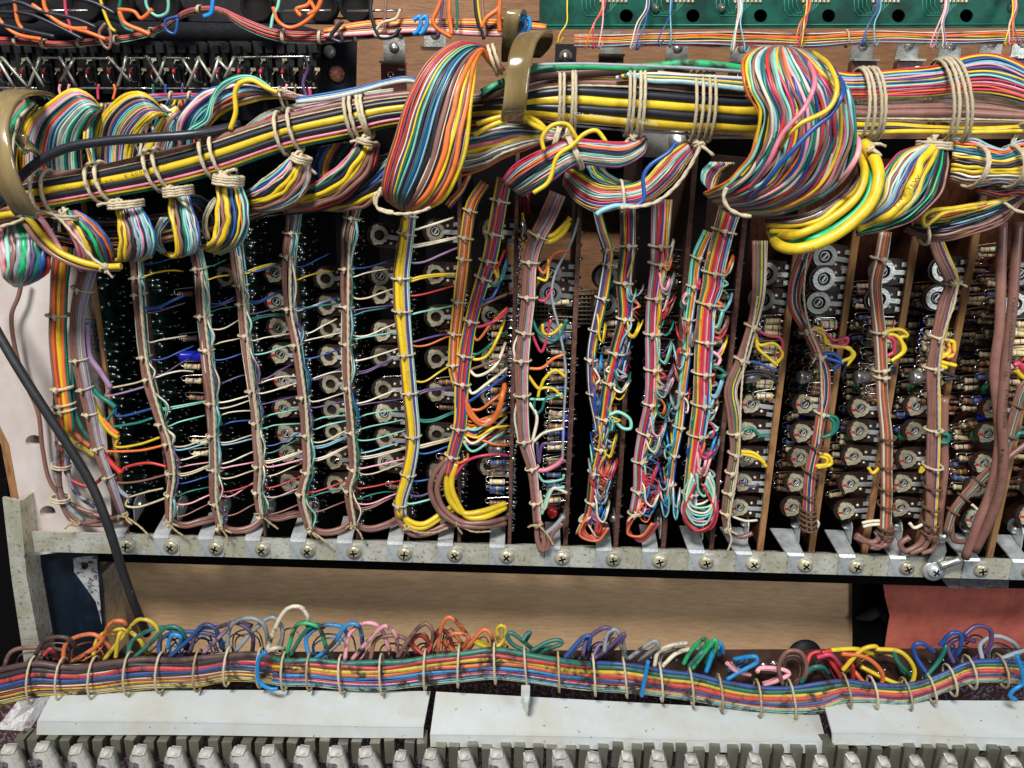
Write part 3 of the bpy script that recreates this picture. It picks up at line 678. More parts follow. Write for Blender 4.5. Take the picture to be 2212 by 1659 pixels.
group_of('yellow-edged fan of thin pastel wire loops behind the black sleeve, second fan', [(195,400),(200,305),(212,252),(257,205),(300,195),(332,215),(350,245)], [(290,400),(292,322),(306,292),(322,270),(334,258),(344,252),(358,250)], [-28,-30,-34,-38,-40,-38,-34], 'y2 y1.8 t k1.8 n1.8 b l m y e g p l v c y1.6 y2 w', grp=LG, seed=13, layers=3, flat=.4, jit=.3)
group_of('short yellow and brown wire loops between the second and third fans', [(300,400),(302,330),(330,280),(355,245),(380,228)], [(372,400),(366,340),(372,300),(378,270),(395,250)], [-28,-30,-32,-32,-30], 'w y2 y2 t n2 r g a w b', grp=LG, seed=14, layers=3, flat=.5)
t, R = group_of('broad fan of white, blue, mint and orange wires with a yellow cable, third fan', [(374,330),(374,285),(380,255),(405,222),(440,194),(500,180),(556,186),(602,199),(690,212)], [(448,330),(450,290),(474,256),(500,238),(540,224),(567,215),(600,212),(630,212),(700,224)], [-26,-30,-34,-36,-38,-38,-38,-36,-34], 'b w1.3 e1.4 v k b m1.4 l b o1.3 n k n1.8 y2.1', grp=LG, seed=15, layers=3, flat=.5)
ring(t, (604,190), (618,236), -38, 4, .7); knot(t, 612, 196, -42, 16)
group_of('pale green loose wires arching over the third fan', [(398,300),(404,278),(436,254),(452,213),(470,182),(505,163),(544,162),(579,180),(600,200)], [(418,300),(424,283),(454,262),(466,218),(484,196),(515,176),(548,172),(575,190),(595,206)], -44, 'g m g m w', seed=16, layers=1, jit=.5)
b = thing('hookup_wire', 'single yellow wire arching above the third fan of wire loops', 'wire', P(520,200,-45)); strand(b, [(497,280),(509,243),(508,201),(518,180),(546,174),(574,189),(600,200)], -46, 'y', 1.1)
group_of('pink, grey and mint wires lying along the harness top behind the brown cable', [(505,290),(540,262),(575,240),(640,222),(740,205),(850,190)], [(530,300),(560,282),(600,262),(660,240),(740,222),(850,206)], -34, 'c a m t p h a e l w', seed=17, layers=2)
group_of('slim laced group of crimson and violet wires behind the second fan', [(310,203),(360,200),(420,200),(470,205)], [(310,222),(360,218),(420,216),(470,222)], -18, 'h r v i b l y', seed=18, tie=(.4,.65))
o = thing('black_sleeve', 'single thick black cable sweeping from the left hook over the main harness', 'cable', P(150,320,-55)); strand(o, [(-40,500),(-10,452),(20,415),(45,382),(90,345),(150,318),(230,305),(330,297),(420,290),(520,270)], [-50,-52,-54,-55,-55,-55,-54,-53,-50,-40], 'k', 2.0, n=50, name='cable_jacket', sides=12)
# ---- loops hanging under the left half
LH = 'wire loops hanging under the left half of the main harness'
Ylow = [-44,-46,-46,-42,-28]
group_of('fat bag-shaped loop of pink, green, blue and red wires at the left edge', [(-2,470),(-4,530),(-2,575),(8,602),(25,612)], [(95,478),(114,530),(112,578),(82,606),(48,616)], [-36,-42,-44,-40,-30], 'e2 m1.6 n2 a1.8 G2.2 a1.6 v1.4 g2 b2 r1.6', grp=LH, seed=21, layers=3, flat=.55)
group_of('short orange, yellow and brown wires crossing below the left hook', [(-20,462),(20,455),(60,450),(110,455)], [(-20,492),(20,486),(60,478),(110,470)], -46, 'y n o e t', seed=22, layers=2)
group_of('pink, yellow, black and bright green wires fanning down from the first knot', [(118,462),(150,510),(162,545),(166,575),(170,585)], [(170,455),(200,472),(236,510),(255,550),(262,572)], [-46,-46,-44,-38,-28], 'p1.6 n p1.6 t y1.8 k2 G2 n b1.3 o n b', grp=LH, seed=23, neck=((118, 462), (172, 470), 2), layers=3, flat=.5, grimy=False)
t = thing('hookup_wires', 'brown, yellow, white and twine strands sagging below the left hook to a knot', 'wires', P(120,540,-52))
strand(t, [(-20,462),(20,450),(47,474),(77,516),(117,551),(170,575),(218,582),(257,580)], -52, 'n', 1.3); strand(t, [(-20,470),(30,462),(58,470),(93,511),(128,544),(180,567),(230,576),(262,575)], -53, 'y', 1.5)
strand(t, [(60,462),(85,470),(110,505),(135,548),(150,562)], -51, 'e', 1.3); twine(t, [(0,490),(40,478),(66,462),(95,458),(125,470),(170,520),(205,562),(228,578),(228,590)], -54, .8); knot(t, 228, 576, -54, 14, .7, tails=2)
group_of('hanging loop of two yellow cables with grey, pink and blue wires, second knot', [(245,440),(250,500),(253,540),(249,562),(235,560)], [(300,436),(328,480),(342,520),(334,550),(310,560)], Ylow, 'y2 n.5 y1.7 n2 k1.8 a1.6 l p k l a1.3 m b', grp=LH, seed=24, neck=((240, 444), (305, 438), 3), layers=3, flat=.6)
group_of('grey and cream wires hooking behind between the second and third knots', [(345,470),(330,500),(332,530),(345,548)], [(372,470),(352,500),(350,525),(362,545)], -34, 'w a a m v a', seed=25, layers=2)
group_of('hanging loop of one yellow cable with brown, teal and white wires, third knot', [(360,412),(366,490),(376,530),(372,556),(348,546)], [(408,410),(430,480),(436,520),(424,545),(396,552)], Ylow, 'y2.2 y.8 n2.1 k1.2 g1.3 m1.2 l w l a c b1.4', grp=LH, seed=26, neck=((358, 416), (412, 410), 4), layers=3, flat=.6)
group_of('thin cream and grey wires looping left of the fourth knot', [(462,425),(440,455),(436,500),(445,520)], [(475,430),(456,460),(450,490),(455,515)], -34, 'w a w c', seed=27, layers=2)
group_of('hanging loop of two yellow cables with brown, black, blue and orange wires, fourth knot', [(465,380),(461,450),(459,505),(442,528),(430,530)], [(518,380),(538,440),(540,490),(520,530),(480,552)], Ylow, 'y2.1 c.5 n1.8 y2.3 k1.8 b1.2 k y1 o1.1 m v m', grp=LH, seed=28, neck=((465, 386), (522, 392), 4), layers=3, flat=.6)
group_of('sheaf of yellow and brown cables sweeping down-left from the fifth knot', [(628,335),(600,360),(565,385),(538,405),(528,412)], [(672,345),(672,400),(645,440),(590,462),(540,462)], [-46,-46,-44,-40,-32], 't m b1.2 e t1.2 k2 y2 y1.8 n2 n2 l w n1.5', grp=LH, seed=29, neck=((634, 338), (668, 350), 3), layers=3, flat=.6)
group_of('shaded blue and black wires tucked between the fifth and sixth knots', [(690,318),(672,360),(676,395),(690,410)], [(770,305),(745,345),(730,375),(730,400)], -26, 'b k b n y o b k g b k', seed=30, layers=3)
group_of('sheaf of yellow, black and brown cables sweeping down-left from the sixth knot', [(772,300),(740,345),(700,378),(665,398),(640,410)], [(822,310),(815,360),(770,420),(700,455),(610,468)], [-46,-46,-44,-38,-30], 'p1.2 t1.2 g k2.2 y2.4 y1.6 n2.2 n2.2 r k', grp=LH, seed=31, neck=((774, 302), (812, 312), 2), layers=3, flat=.6)
group_of('sheaf of blue, black and yellow cables emerging left of the big upright coil', [(850,325),(810,365),(770,400),(735,422),(700,435)], [(862,390),(840,420),(795,448),(745,460),(700,458)], [-40,-42,-42,-38,-30], 'g a b1.4 k2 y2.6 n2', grp=LH, seed=32, layers=2, flat=.6)
# ---- big loop in the middle
t, R = group_of('big upright coil of orange, yellow and black wires left of the middle hook',
  [(1092,150),(1062,112),(1035,92),(985,88),(925,128),(880,200),(850,295),(824,385),(830,430),(868,455)], [(1075,160),(1058,140),(1040,118),(1030,150),(1028,200),(1020,280),(1000,370),(965,432),(925,452),(880,458)],
  [-46,-50,-56,-62,-68,-70,-70,-68,-62,-50], 'n1.2 o1.1 h1.2 n1.2 r1.1 w.8 v1 y1 g1.2 m1.2 k1.5 v1 g1.1 b1.2 l1 k2.8 n2.8 w.6 k1.4 o3 y2 n1.8 o2.9 y2.8', seed=41, layers=3, flat=.55, jit=.35, n=60, fill=1)
ring(t, (1060,100), (1078,158), -54, 8, .8, rounds=2, sp=10)
twine(t, [(822,410),(812,440),(822,455),(860,462),(905,458),(930,448)], -74, .7); twine(t, [(824,405),(808,430),(816,448),(850,458)], -73, .6)
group_of('yellow and grey wires crossing behind the big upright coil at its foot', [(1028,262),(1020,330),(1000,390),(960,440)], [(1046,262),(1036,330),(1012,400),(975,452)], -40, 'n r y v', seed=42, layers=2)
# ---- middle tangles
group_of('fan of pink, yellow, grey and cream cables gathered under the middle hook', [(1000,262),(1040,256),(1085,253),(1130,258),(1180,272),(1232,280)], [(985,385),(1040,372),(1080,350),(1130,328),(1180,310),(1240,300)], [-40,-44,-46,-48,-48,-46], 'n y r g w v w b g p2 y1.6 t1.2 a.6 w.7 a1.8 t1.2 n1.3 o', seed=43, layers=3, flat=.5)
t, R = group_of('twisted sheaf of orange, black, mint and crimson wires bound in its middle', [(1080,390),(1100,362),(1136,338),(1175,318),(1225,298),(1290,300),(1342,305),(1375,298),(1392,292)], [(1130,425),(1165,412),(1198,392),(1225,372),(1255,357),(1300,362),(1345,362),(1392,335),(1400,310)], [-40,-46,-50,-52,-52,-50,-48,-46,-40], 'h1.2 r h l w o1.2 o1.2 v k1.8 k1.6 m l1.2 w e t1 t1 g b p v', seed=44, layers=3, flat=.6)
ring(t, (1226,296), (1256,362), -52, 12, .8, rounds=2); strand(t, [(1175,325),(1171,298),(1193,271),(1225,269),(1247,300)], -60, 'y', .95); strand(t, [(1152,417),(1185,392),(1204,338),(1239,312),(1261,290),(1288,282),(1309,306)], -66, 'y', .95)
strand(t, [(1028,268),(1085,252),(1130,250),(1160,262),(1180,280)], -56, 'y', 1.1); strand(t, [(1022,292),(1070,268),(1125,254),(1150,268),(1180,285)], -57, 'y', 1.1)
t, R = group_of('sagging hammock of crimson, blue and olive wires left of the bulging coil', [(1225,356),(1250,368),(1293,392),(1342,398),(1390,384),(1420,352),(1445,327),(1478,306)], [(1215,400),(1245,440),(1290,460),(1342,452),(1395,444),(1455,396),(1485,355),(1512,318)], [-34,-40,-44,-46,-46,-46,-44,-40], 'g y1.2 y1.2 n r o e m l w n r h1.2 b l h y n t1', seed=45, layers=3, flat=.5)
ring(t, (1342,392), (1346,456), -46, 7, .8); strand(t, [(1462,306),(1446,328),(1405,357),(1390,382),(1390,430),(1370,448)], -58, 'b', .9); strand(t, [(1369,447),(1330,445),(1300,455),(1288,464)], -56, 'l', 1.2)
twine(t, [(1512,318),(1490,360),(1460,402),(1420,435),(1380,446),(1340,448)], -60, .9)
group_of('thin green and cream wires dipping behind the hammock of wires', [(1262,360),(1280,385),(1320,405),(1360,405)], [(1300,350),(1315,370),(1335,385),(1365,390)], -28, 'l m y g k n g', seed=46, layers=2)
for i, (xx, c) in enumerate([(1262,'l'),(1270,'w'),(1278,'g')]): pass
# ---- bulging loop right of centre
t, R = group_of('huge bulging coil of about forty thin multicoloured wires right of centre', [(1680,100),(1636,104),(1603,130),(1605,185),(1632,240),(1626,300),(1594,360),(1553,398),(1518,415)], [(1700,100),(1745,112),(1796,150),(1840,195),(1852,255),(1848,325),(1800,412),(1700,462),(1585,468)],
  [-50,-62,-72,-78,-80,-78,-74,-66,-50], 'o y m k n w l g v r n a m h y v n o b e m g w b r n a v g h w y p m n l g', seed=47, layers=3, flat=.42, jit=1.0, n=60, rscale=1.3)
strand(t, [(1755,113),(1790,140),(1808,190),(1790,235),(1725,270),(1696,300),(1680,340)], [-60,-86,-96,-98,-98,-94,-70], 'y', .95); strand(t, [(1800,150),(1822,190),(1800,240),(1750,285),(1690,350),(1640,410),(1595,450)], [-60,-92,-96,-97,-95,-86,-55], 'b', .95)
strand(t, [(1730,108),(1760,170),(1740,230),(1690,290),(1650,370),(1585,445)], [-55,-94,-99,-98,-92,-54], 'p', .9); strand(t, [(1845,290),(1856,310),(1850,340),(1820,385),(1775,425)], [-60,-80,-86,-80,-56], 'e', 1.1)
twine(t, [(1570,405),(1563,425),(1572,448),(1596,463),(1622,468)], -84, .9)
group_of('tucked-in end of the bulging coil, bundle of mint, cream and crimson wires', [(1530,350),(1512,375),(1520,395),(1560,400)], [(1592,352),(1560,380),(1545,430),(1560,455)], -40, 'm l m w g h n v w c y r g', seed=48, layers=3)
t, R = group_of('heavy yellow, black and bright green cables looping under the bulging coil', [(1858,318),(1843,380),(1800,425),(1730,460),(1650,470)], [(1880,314),(1900,375),(1882,438),(1805,510),(1672,520)], [-56,-66,-70,-70,-60], 'n1 k1.4 n1.8 y2.1 k2 y2.2 G2.2 l.7 w.7 k1', seed=49, layers=3, flat=.45)
strand(t, [(1866,310),(1890,345),(1898,385),(1880,440),(1830,490),(1770,525),(1715,538),(1680,528),(1668,500)], [-60,-70,-76,-78,-78,-78,-76,-66,-50], 'y', 2.3, n=50, sides=14)
strand(t, [(1852,325),(1868,370),(1850,425),(1790,475),(1715,508),(1662,500)], [-58,-72,-76,-76,-74,-52], 'y', 1.7, n=40)
strand(t, [(1868,335),(1884,380),(1864,440),(1805,492),(1740,520),(1680,512)], [-58,-70,-75,-76,-74,-52], 'G', 1.5, n=40)
lettering(t, 'CSA', 1738,545, 1762,538, -81.6, 1.1, black_ink); knot(t, 1880, 322, -70, 14, .8)
t, R = group_of('heavy yellow cables with fanned thin wires sweeping down-left from the last big knot', [(1990,312),(1936,330),(1905,370),(1898,420),(1850,480)], [(2048,318),(2052,365),(2028,430),(1965,484),(1850,512)], [-50,-54,-58,-60,-56], 'h1.1 g1.4 y w1.2 n w l1.2 a b n y4 n.4 y2.6 g1.2 k2 G1 k2.2 n1.2', seed=50, neck=((1986, 312), (2050, 316), 3), layers=3, flat=.5)
lettering(t, 'TYPE TEW', 1934,452, 1990,382, -69.5, 1.7, black_ink)
t, R = group_of('sheaf of rainbow wires with heavy yellow cables passing the right edge', [(2060,296),(2110,298),(2165,318),(2205,300),(2260,296)], [(2052,394),(2100,406),(2160,398),(2205,402),(2260,404)], [-42,-46,-48,-48,-48], 'l1 e o1.2 y b1.2 g1.2 w y1 n1.4 k1.6 y1.9 y1.9 w n a o l', seed=51, layers=3, flat=.5)
for x in (2100, 2172): ring(t, (x+14, 318), (x-10 if x < 2150 else x+2, 402), -50, 11, .8, rounds=2)
group_of('dark red sleeved wires at the right edge under the yellow cables', [(2100,395),(2150,400),(2205,398),(2260,400)], [(2110,420),(2150,430),(2205,430),(2260,430)], -38, 'd d r d', seed=52, layers=2)
t, R = group_of('sagging sheaf of black, yellow and brown cables low at the right edge', [(2260,400),(2200,420),(2117,436),(2037,452),(1996,462),(1985,480)], [(2280,415),(2225,425),(2168,484),(2090,516),(2010,524),(1950,500)], [-34,-38,-42,-42,-38,-30], 'y1 y1 w r y g k2 l1 k2 k1.6 n1.8 n1.8 n1.6', seed=53, layers=3, flat=.55)
strand(t, [(2130,438),(2060,450),(2010,456),(1993,470),(1998,488),(2012,478),(2040,460),(2110,448)], -50, 'y', 1.0); ring(t, (1984,462), (1996,526), -40, 7, .8); twine(t, [(2170,438),(2195,455),(2230,462)], -50, .8)
# ---- lettering on the main harness
LT_ = lambda *a: lettering(H, *a)
LT_('SHINA', 112,420, 152,412, -52.2, 1.5, black_ink); LT_('AWM', 174,406, 200,401, -52.2, 1.2, black_ink); LT_('JUL', 228,396, 248,392, -52.2, 1.3, black_ink); LT_('E 6099', 270,386, 318,373, -52.2, 1.6, black_ink); LT_('LL-75', 350,358, 376,350, -52.2, 1.3, black_ink); LT_('105 C', 400,343, 430,334, -52.2, 1.2, black_ink)
LT_('CSA   TYPE TEW   105 C   18AWG', 1240,248, 1420,272, -55.5, 1.2, grey_ink)

# ---- fuller mass of wires behind the fans and between the hanging loops
group_of('dense shaded wires filling the space behind the fans on the left', [(62,235),(58,300),(62,360),(80,410)], [(470,205),(452,270),(440,330),(430,360)], -12, 'k n a g v k o b m n c k r g y n b k p l n v k a w n g b k y o n k v m n k b', seed=201, layers=2, jit=1.2, flat=.02, rad=.75)
group_of('shaded brown, black and grey wires sagging behind the hanging loops', [(120,455),(240,470),(360,455),(460,430),(560,405),(700,370),(840,330)], [(110,530),(240,545),(360,530),(470,505),(580,470),(720,440),(850,400)], -22, 'n k a n g k v b n y k n w o n k', seed=202, layers=2, jit=1.2, flat=.3)
group_of('loose yellow and pastel wires spilling out between the first and second fans', [(196,240),(180,265),(176,300),(190,345),(196,380)], [(226,232),(212,262),(206,300),(214,345),(222,380)], -36, 'y n w g k', seed=203, layers=2, jit=.8)
group_of('loose teal and grey wires looping between the third fan and the brown cable', [(330,250),(350,262),(362,290),(356,330)], [(352,225),(382,240),(392,280),(384,325)], -30, 'd a g k w', seed=204, layers=2, jit=.8)
group_of('tangle of thin blue and olive wires between the third and fourth knots', [(398,412),(430,418),(455,440),(462,480)], [(392,440),(418,446),(436,462),(444,490)], -28, 'a k g b n', seed=205, layers=2, jit=1)
# ================================================================ LACED LOOMS IN FRONT OF THE CARDS
GL = 'laced looms running down in front of the circuit cards'
def loom(label, pts, cols, mm=-9, tiesy=(), tie_m=None, seed=1, tr=.5, grimy=False, jit=.3, layers=2, dbl=False, rad=None):
    A, B = axis(pts); i = len(pts)//2
    t = thing('wire_loom', label, 'wire loom', P(pts[-1][0], pts[-1][1], mm), GL)
    R = ribbon(t, A, B, mm, cols, layers=layers, flat=.7, jit=jit, seed=seed, n=min(64, max(30, len(pts)*5)), grimy=grimy, rscale=1.2)
    # rings at the picture heights
    ys = (R['a'][:, 1]+R['b'][:, 1])/2
    for ty in tiesy:
        k = int(np.argmin(abs(ys-ty))); a, b = R['a'][k], R['b'][k]
        ring(t, tuple(a), tuple(b+np.array([0, RNG.uniform(-2, 4)])), float(R['m'][k]), float(R['hw'][k]*.7+.5), r=tr, m=tie_m, rounds=2 if dbl else 1, sp=3.2, grow=1.12, pip=True)
    return t, R
def bows(t, pts, tiesy, cols, seed, side=1, mm=-11, amp=9, r=.42):
    rr = random.Random(seed); ty = sorted(tiesy)
    for a, b in zip(ty, ty[1:]):
        if b-a > 130 or b-a < 22: continue
        for k in range(rr.choice([1, 2, 3])):
            w = rr.uniform(.4, 1)*amp; xa, xb = LX(pts, a), LX(pts, b); hw = 7*side
            strand(t, [(xa+hw*.6, a-4), (xa+hw+w*.7*side, a+(b-a)*.3), (xb+hw+w*side, a+(b-a)*.62), (xb+hw*.6, b+4)], [mm, mm-rr.uniform(0, 3), mm-rr.uniform(0, 3), mm], rr.choice(cols), r*rr.uniform(.9, 1.3), n=12, sides=6)
def LX(pts, y):   # x of a loom's centre at height y
    for a, b in zip(pts, pts[1:]):
        if a[1] <= y <= b[1]: return a[0]+(b[0]-a[0])*(y-a[1])/(b[1]-a[1])
    return pts[-1][0]
L1 = [(140,520,22),(130,585,23),(126,670,22),(127,771,21),(134,833,21),(140,890,21),(146,935,18)]
t, _ = loom('fat loom of orange, yellow and red grimy cables down the pale side board', L1, 'n1.5 o1.6 r1 y2 o1.6 g1.5', tiesy=(680,832,838,878,884), seed=61, grimy=False, tr=.7, rad=1, mm=-6)
for pts, c, r_ in [([(160,700),(158,800),(160,870),(175,920),(205,960)],'g',1.2),([(140,925),(160,955),(190,975),(205,985)],'y',1.5),([(146,915),(165,940),(195,965)],'o',1.4),([(120,800),(122,900),(128,1000),(130,1074),(163,1128),(240,1118)],'n',1.5),
                  ([(132,905),(128,960),(126,1010),(135,1075),(165,1122),(220,1134),(270,1118)],'n',1.4),([(138,930),(135,980),(142,1020),(160,1040),(195,1050),(225,1028)],'r',1.0),([(142,960),(145,1010),(165,1065),(200,1088)],'a',1.3),([(146,980),(150,1030),(175,1075),(205,1095)],'v',1.2),
                  ([(205,985),(225,1010),(232,1022)],'o',1.2),([(126,930),(122,980),(123,1030),(140,1085),(180,1125)],'a',1.4)]: strand(t, pts, -5, c, r_, grimy=True)
for y, x in ((950,150),(1003,132),(1074,130)): ring(t, (x-18,y), (x+18,y+6), -5, 4, .6, rounds=2)
knot(t, 163, 1130, -7, 18, .6, TWD, tails=2)
L2 = [(195,560,24),(187,592,22),(167,681,19),(171,771,18),(183,837,16),(194,887,15),(210,965,13),(233,1027,12),(264,1113,9)]
t, _ = loom('brown and grey loom hugging the right edge of the pale side board', L2, 'n1.6 n1.6 n1.4 a1.3 t.8 i1.2 a', tiesy=(627,778,842,890,968,1027,1112), seed=62, grimy=False, tr=.55, dbl=False)
for pts, c, r_ in [([(188,700),(195,770),(215,800),(240,838)],'i',1.5),([(195,830),(215,855),(235,868),(250,880)],'g',1.4),([(198,860),(215,900),(235,928),(256,945)],'y',1.6),([(218,975),(240,1000),(262,1022)],'r',1.5),([(240,1030),(260,1060),(278,1075)],'a',1.2),([(222,905),(240,925),(255,938)],'o',1.3),
                  ([(256,945),(250,965),(300,960),(345,945)],'y',.7),([(218,975),(270,975),(310,972),(350,963)],'o',.7),([(262,1022),(270,1010),(320,1000),(360,1008)],'r',.8),([(250,880),(245,890),(225,920),(290,915),(330,903)],'g',.7),([(240,838),(228,855),(260,850),(315,835)],'i',.6),
                  ([(250,880),(252,898),(275,897),(330,882)],'b',.7),([(250,1030),(250,1042),(300,1040),(360,1025)],'n',.6),([(278,1075),(272,1092),(300,1095),(360,1075)],'c',.6),([(275,1075),(320,1062),(352,1055)],'c',.5),([(240,838),(290,828),(310,822)],'c',.5),([(200,1110),(240,1120),(262,1112)],'n',1.2)]: strand(t, pts, -8, c, r_)
twine(t, [(268,1113),(285,1125),(305,1140),(322,1158)], -10, .6, m=TWD); knot(t, 268, 1113, -10, 14, .6, TWD)
BR = [(560,'b',.8),(593,'y',-.6),(640,'b',1),(660,'v',.3),(675,'g',-.3),(700,'w',1.2),(737,'w',0),(757,'b',.6),(786,'v',1),(822,'w',-.5),(850,'w',.5),(872,'v',.3),(905,'m',-.3),(920,'m',-.2),(938,'c',.8),(955,'l',.6),(985,'w',.5),(1005,'e',.2),(1020,'c',.6),(1042,'r',.5),(1062,'e',1.1),(1078,'g',-.4),(1095,'n',.7)]
def branches(t, pts, x2off, seed, rows=BR, mm=-8, drop=1.3, r=.42):
    rr = random.Random(seed)
    for y, c, sag in rows:
        if y < pts[0][1]+10 or rr.random() < .14: continue
        if rr.random() < .15: c = rr.choice('wcvgbme')
        yy = y+rr.uniform(-13, 13); x = LX(pts, yy)+rr.uniform(2, 7); x2 = x+x2off+rr.uniform(-12, 8); s = sag*16*drop+rr.uniform(-3, 5); rise = rr.uniform(4, 20)
        n_ = 2 if rr.random() < .15 else 1
        for q in range(n_):
            strand(t, [(x-2, yy-14), (x+1, yy-2), (x+9+q*2, yy+4+q*4+max(0, s)*.6), (x+(x2-x)*.35, yy+max(-2, s*.9)-rise*.15+q*4), (x+(x2-x)*.7, yy-rise*.6+s*.4+q*3), (x2, yy-rise+q*2)], [mm+1, mm-1.5, mm-1, mm, mm+3, mm+8], c, r*rr.uniform(.9, 1.15), name='branch_wire', n=22, sides=6)
SP = {3:[(292,540,17),(297,596,16),(303,681,15),(313,777,14),(323,825,14),(348,911,13),(364,961,12),(373,1027,13),(367,1074,11),(365,1128,9)],
 4:[(415,510,18),(432,588,17),(439,681,17),(447,755,15),(459,872,15),(461,938,14),(463,1020,14),(465,1086,12),(476,1140,8)],
 5:[(508,520,16),(513,553,16),(525,658,15),(531,728,14),(546,848,14),(554,915,13),(560,1000,13),(558,1058,12),(564,1113,9)],
 6:[(640,440,18),(624,553,17),(626,670,15),(641,747,14),(657,864,14),(663,938,13),(665,1012,13),(653,1070,12),(669,1144,9)],
 7:[(768,440,18),(751,520,16),(749,654,14),(749,747,14),(751,833,13),(760,934,13),(764,1016,12),(754,1058,11),(764,1136,8)]}
TY = {3:(598,638,774,820,912,962,1020,1072,1126),4:(585,682,754,868,934,1018,1086,1138),5:(610,658,728,848,914,1000,1056,1112),6:(500,558,668,748,862,938,1012,1068,1142),7:(470,582,655,748,832,932,1015,1056,1134)}
CC = {3:'n2.4 n1.7 t.7 w.7 m.8 g.7 w.6',4:'n2.4 n1.6 w.7 v.6 l.7 m.8 w.6 m.6',5:'n2.6 t.7 w.7 b.8 m.7 w.6 v.6 m.6',6:'n2.4 n1.4 w.7 w.7 l.7 b.7 w.6 m.6',7:'n2.6 n1.7 t.7 w.6 o.6 m.7 g.6'}
WH = {3:'first of five brown and pastel looms, nearest the pale side board',4:'brown and pastel loom just left of the blue capacitor column, second of five',5:'brown and pastel loom between two columns of brass trimmers, third of five',6:'brown, cream and light blue loom, fourth of the five brown and pastel looms',7:'mostly brown loom directly left of the bright yellow loom, fifth of five'}
FOOT = {3:(477,1120),4:(575,1110),5:(672,1115),6:(768,1118),7:(868,1120)}
for k in SP:
    t, R = loom(WH[k], SP[k], CC[k], mm=-9, tiesy=TY[k], seed=70+k, tr=.5, jit=.75)
    branches(t, SP[k], 96 if k < 7 else 105, k, mm=-9); bows(t, SP[k], TY[k], 'wmlwgvb', k+40)
    x0, y0, _ = SP[k][-1]; fx, fy = FOOT[k]
    for q in range(2): strand(t, [(x0-4+q*5, y0-60), (x0-2+q*2, y0-22), (x0+8, y0-4+q*4), (x0+35, y0+4+q*5), (x0+70, y0-5+q*6), (fx+5, fy-8+q*6)], [-9,-9,-8,-6,-3,4], 'n', 1.35)
    knot(t, x0, y0-2, -11, 15, .6, TWD); rr = random.Random(k)
    twine(t, [(x0+2,y0+2),(x0+rr.uniform(8,25),y0+16),(x0+rr.uniform(15,45),y0+30)], -12, .6, m=TWD)
    twine(t, [(p[0]+3, p[1]) for p in SP[k][1:]], -9-5.0, .75, name='lacing_twine')
# yellow loom
L8 = [(885,450,17),(871,553,19),(867,596,19),(869,674,19),(877,763,17),(885,852,17),(893,946,15),(881,1027,15),(865,1085,14),(868,1118,12)]
t, R = loom('bright yellow loom with brown and blue wires, left of centre', L8, 'n.7 y1.9 y1.9 t.6 v.6 b.7 w.6 m.5', tiesy=(462,510,597,674,763,852,946,1028,1092), seed=78, tr=.55)
for q in range(2): strand(t, [(866+q*7,1050),(864+q*6,1100),(885,1126+q*9),(915,1132+q*8),(950,1112+q*8),(985,1088+q*10)], [-9,-9,-9,-8,-5,2], 'y', 1.6); strand(t, [(855,1080),(862,1125),(890,1148+q*6),(930,1146+q*6),(975,1128+q*5),(1005,1124)], [-9,-9,-8,-6,-2,3], 'n', 1.5)
branches(t, L8, 105, 8, rows=[(500,'w',.2),(520,'w',.5),(560,'i',1.1),(600,'y',-.5),(625,'r',.6),(680,'g',.0),(720,'o',1.0),(738,'b',-.6),(790,'y',1.4),(845,'v',-.3),(885,'g',1.3),(945,'c',.2),(975,'b',.8),(1025,'c',.3),(1062,'v',1.2),(1080,'m',.2)], r=.58)
knot(t, 878, 1140, -10, 16, .6, TWD); twine(t, [(880,1142),(905,1150),(940,1150),(968,1140)], -12, .6, m=TWD)
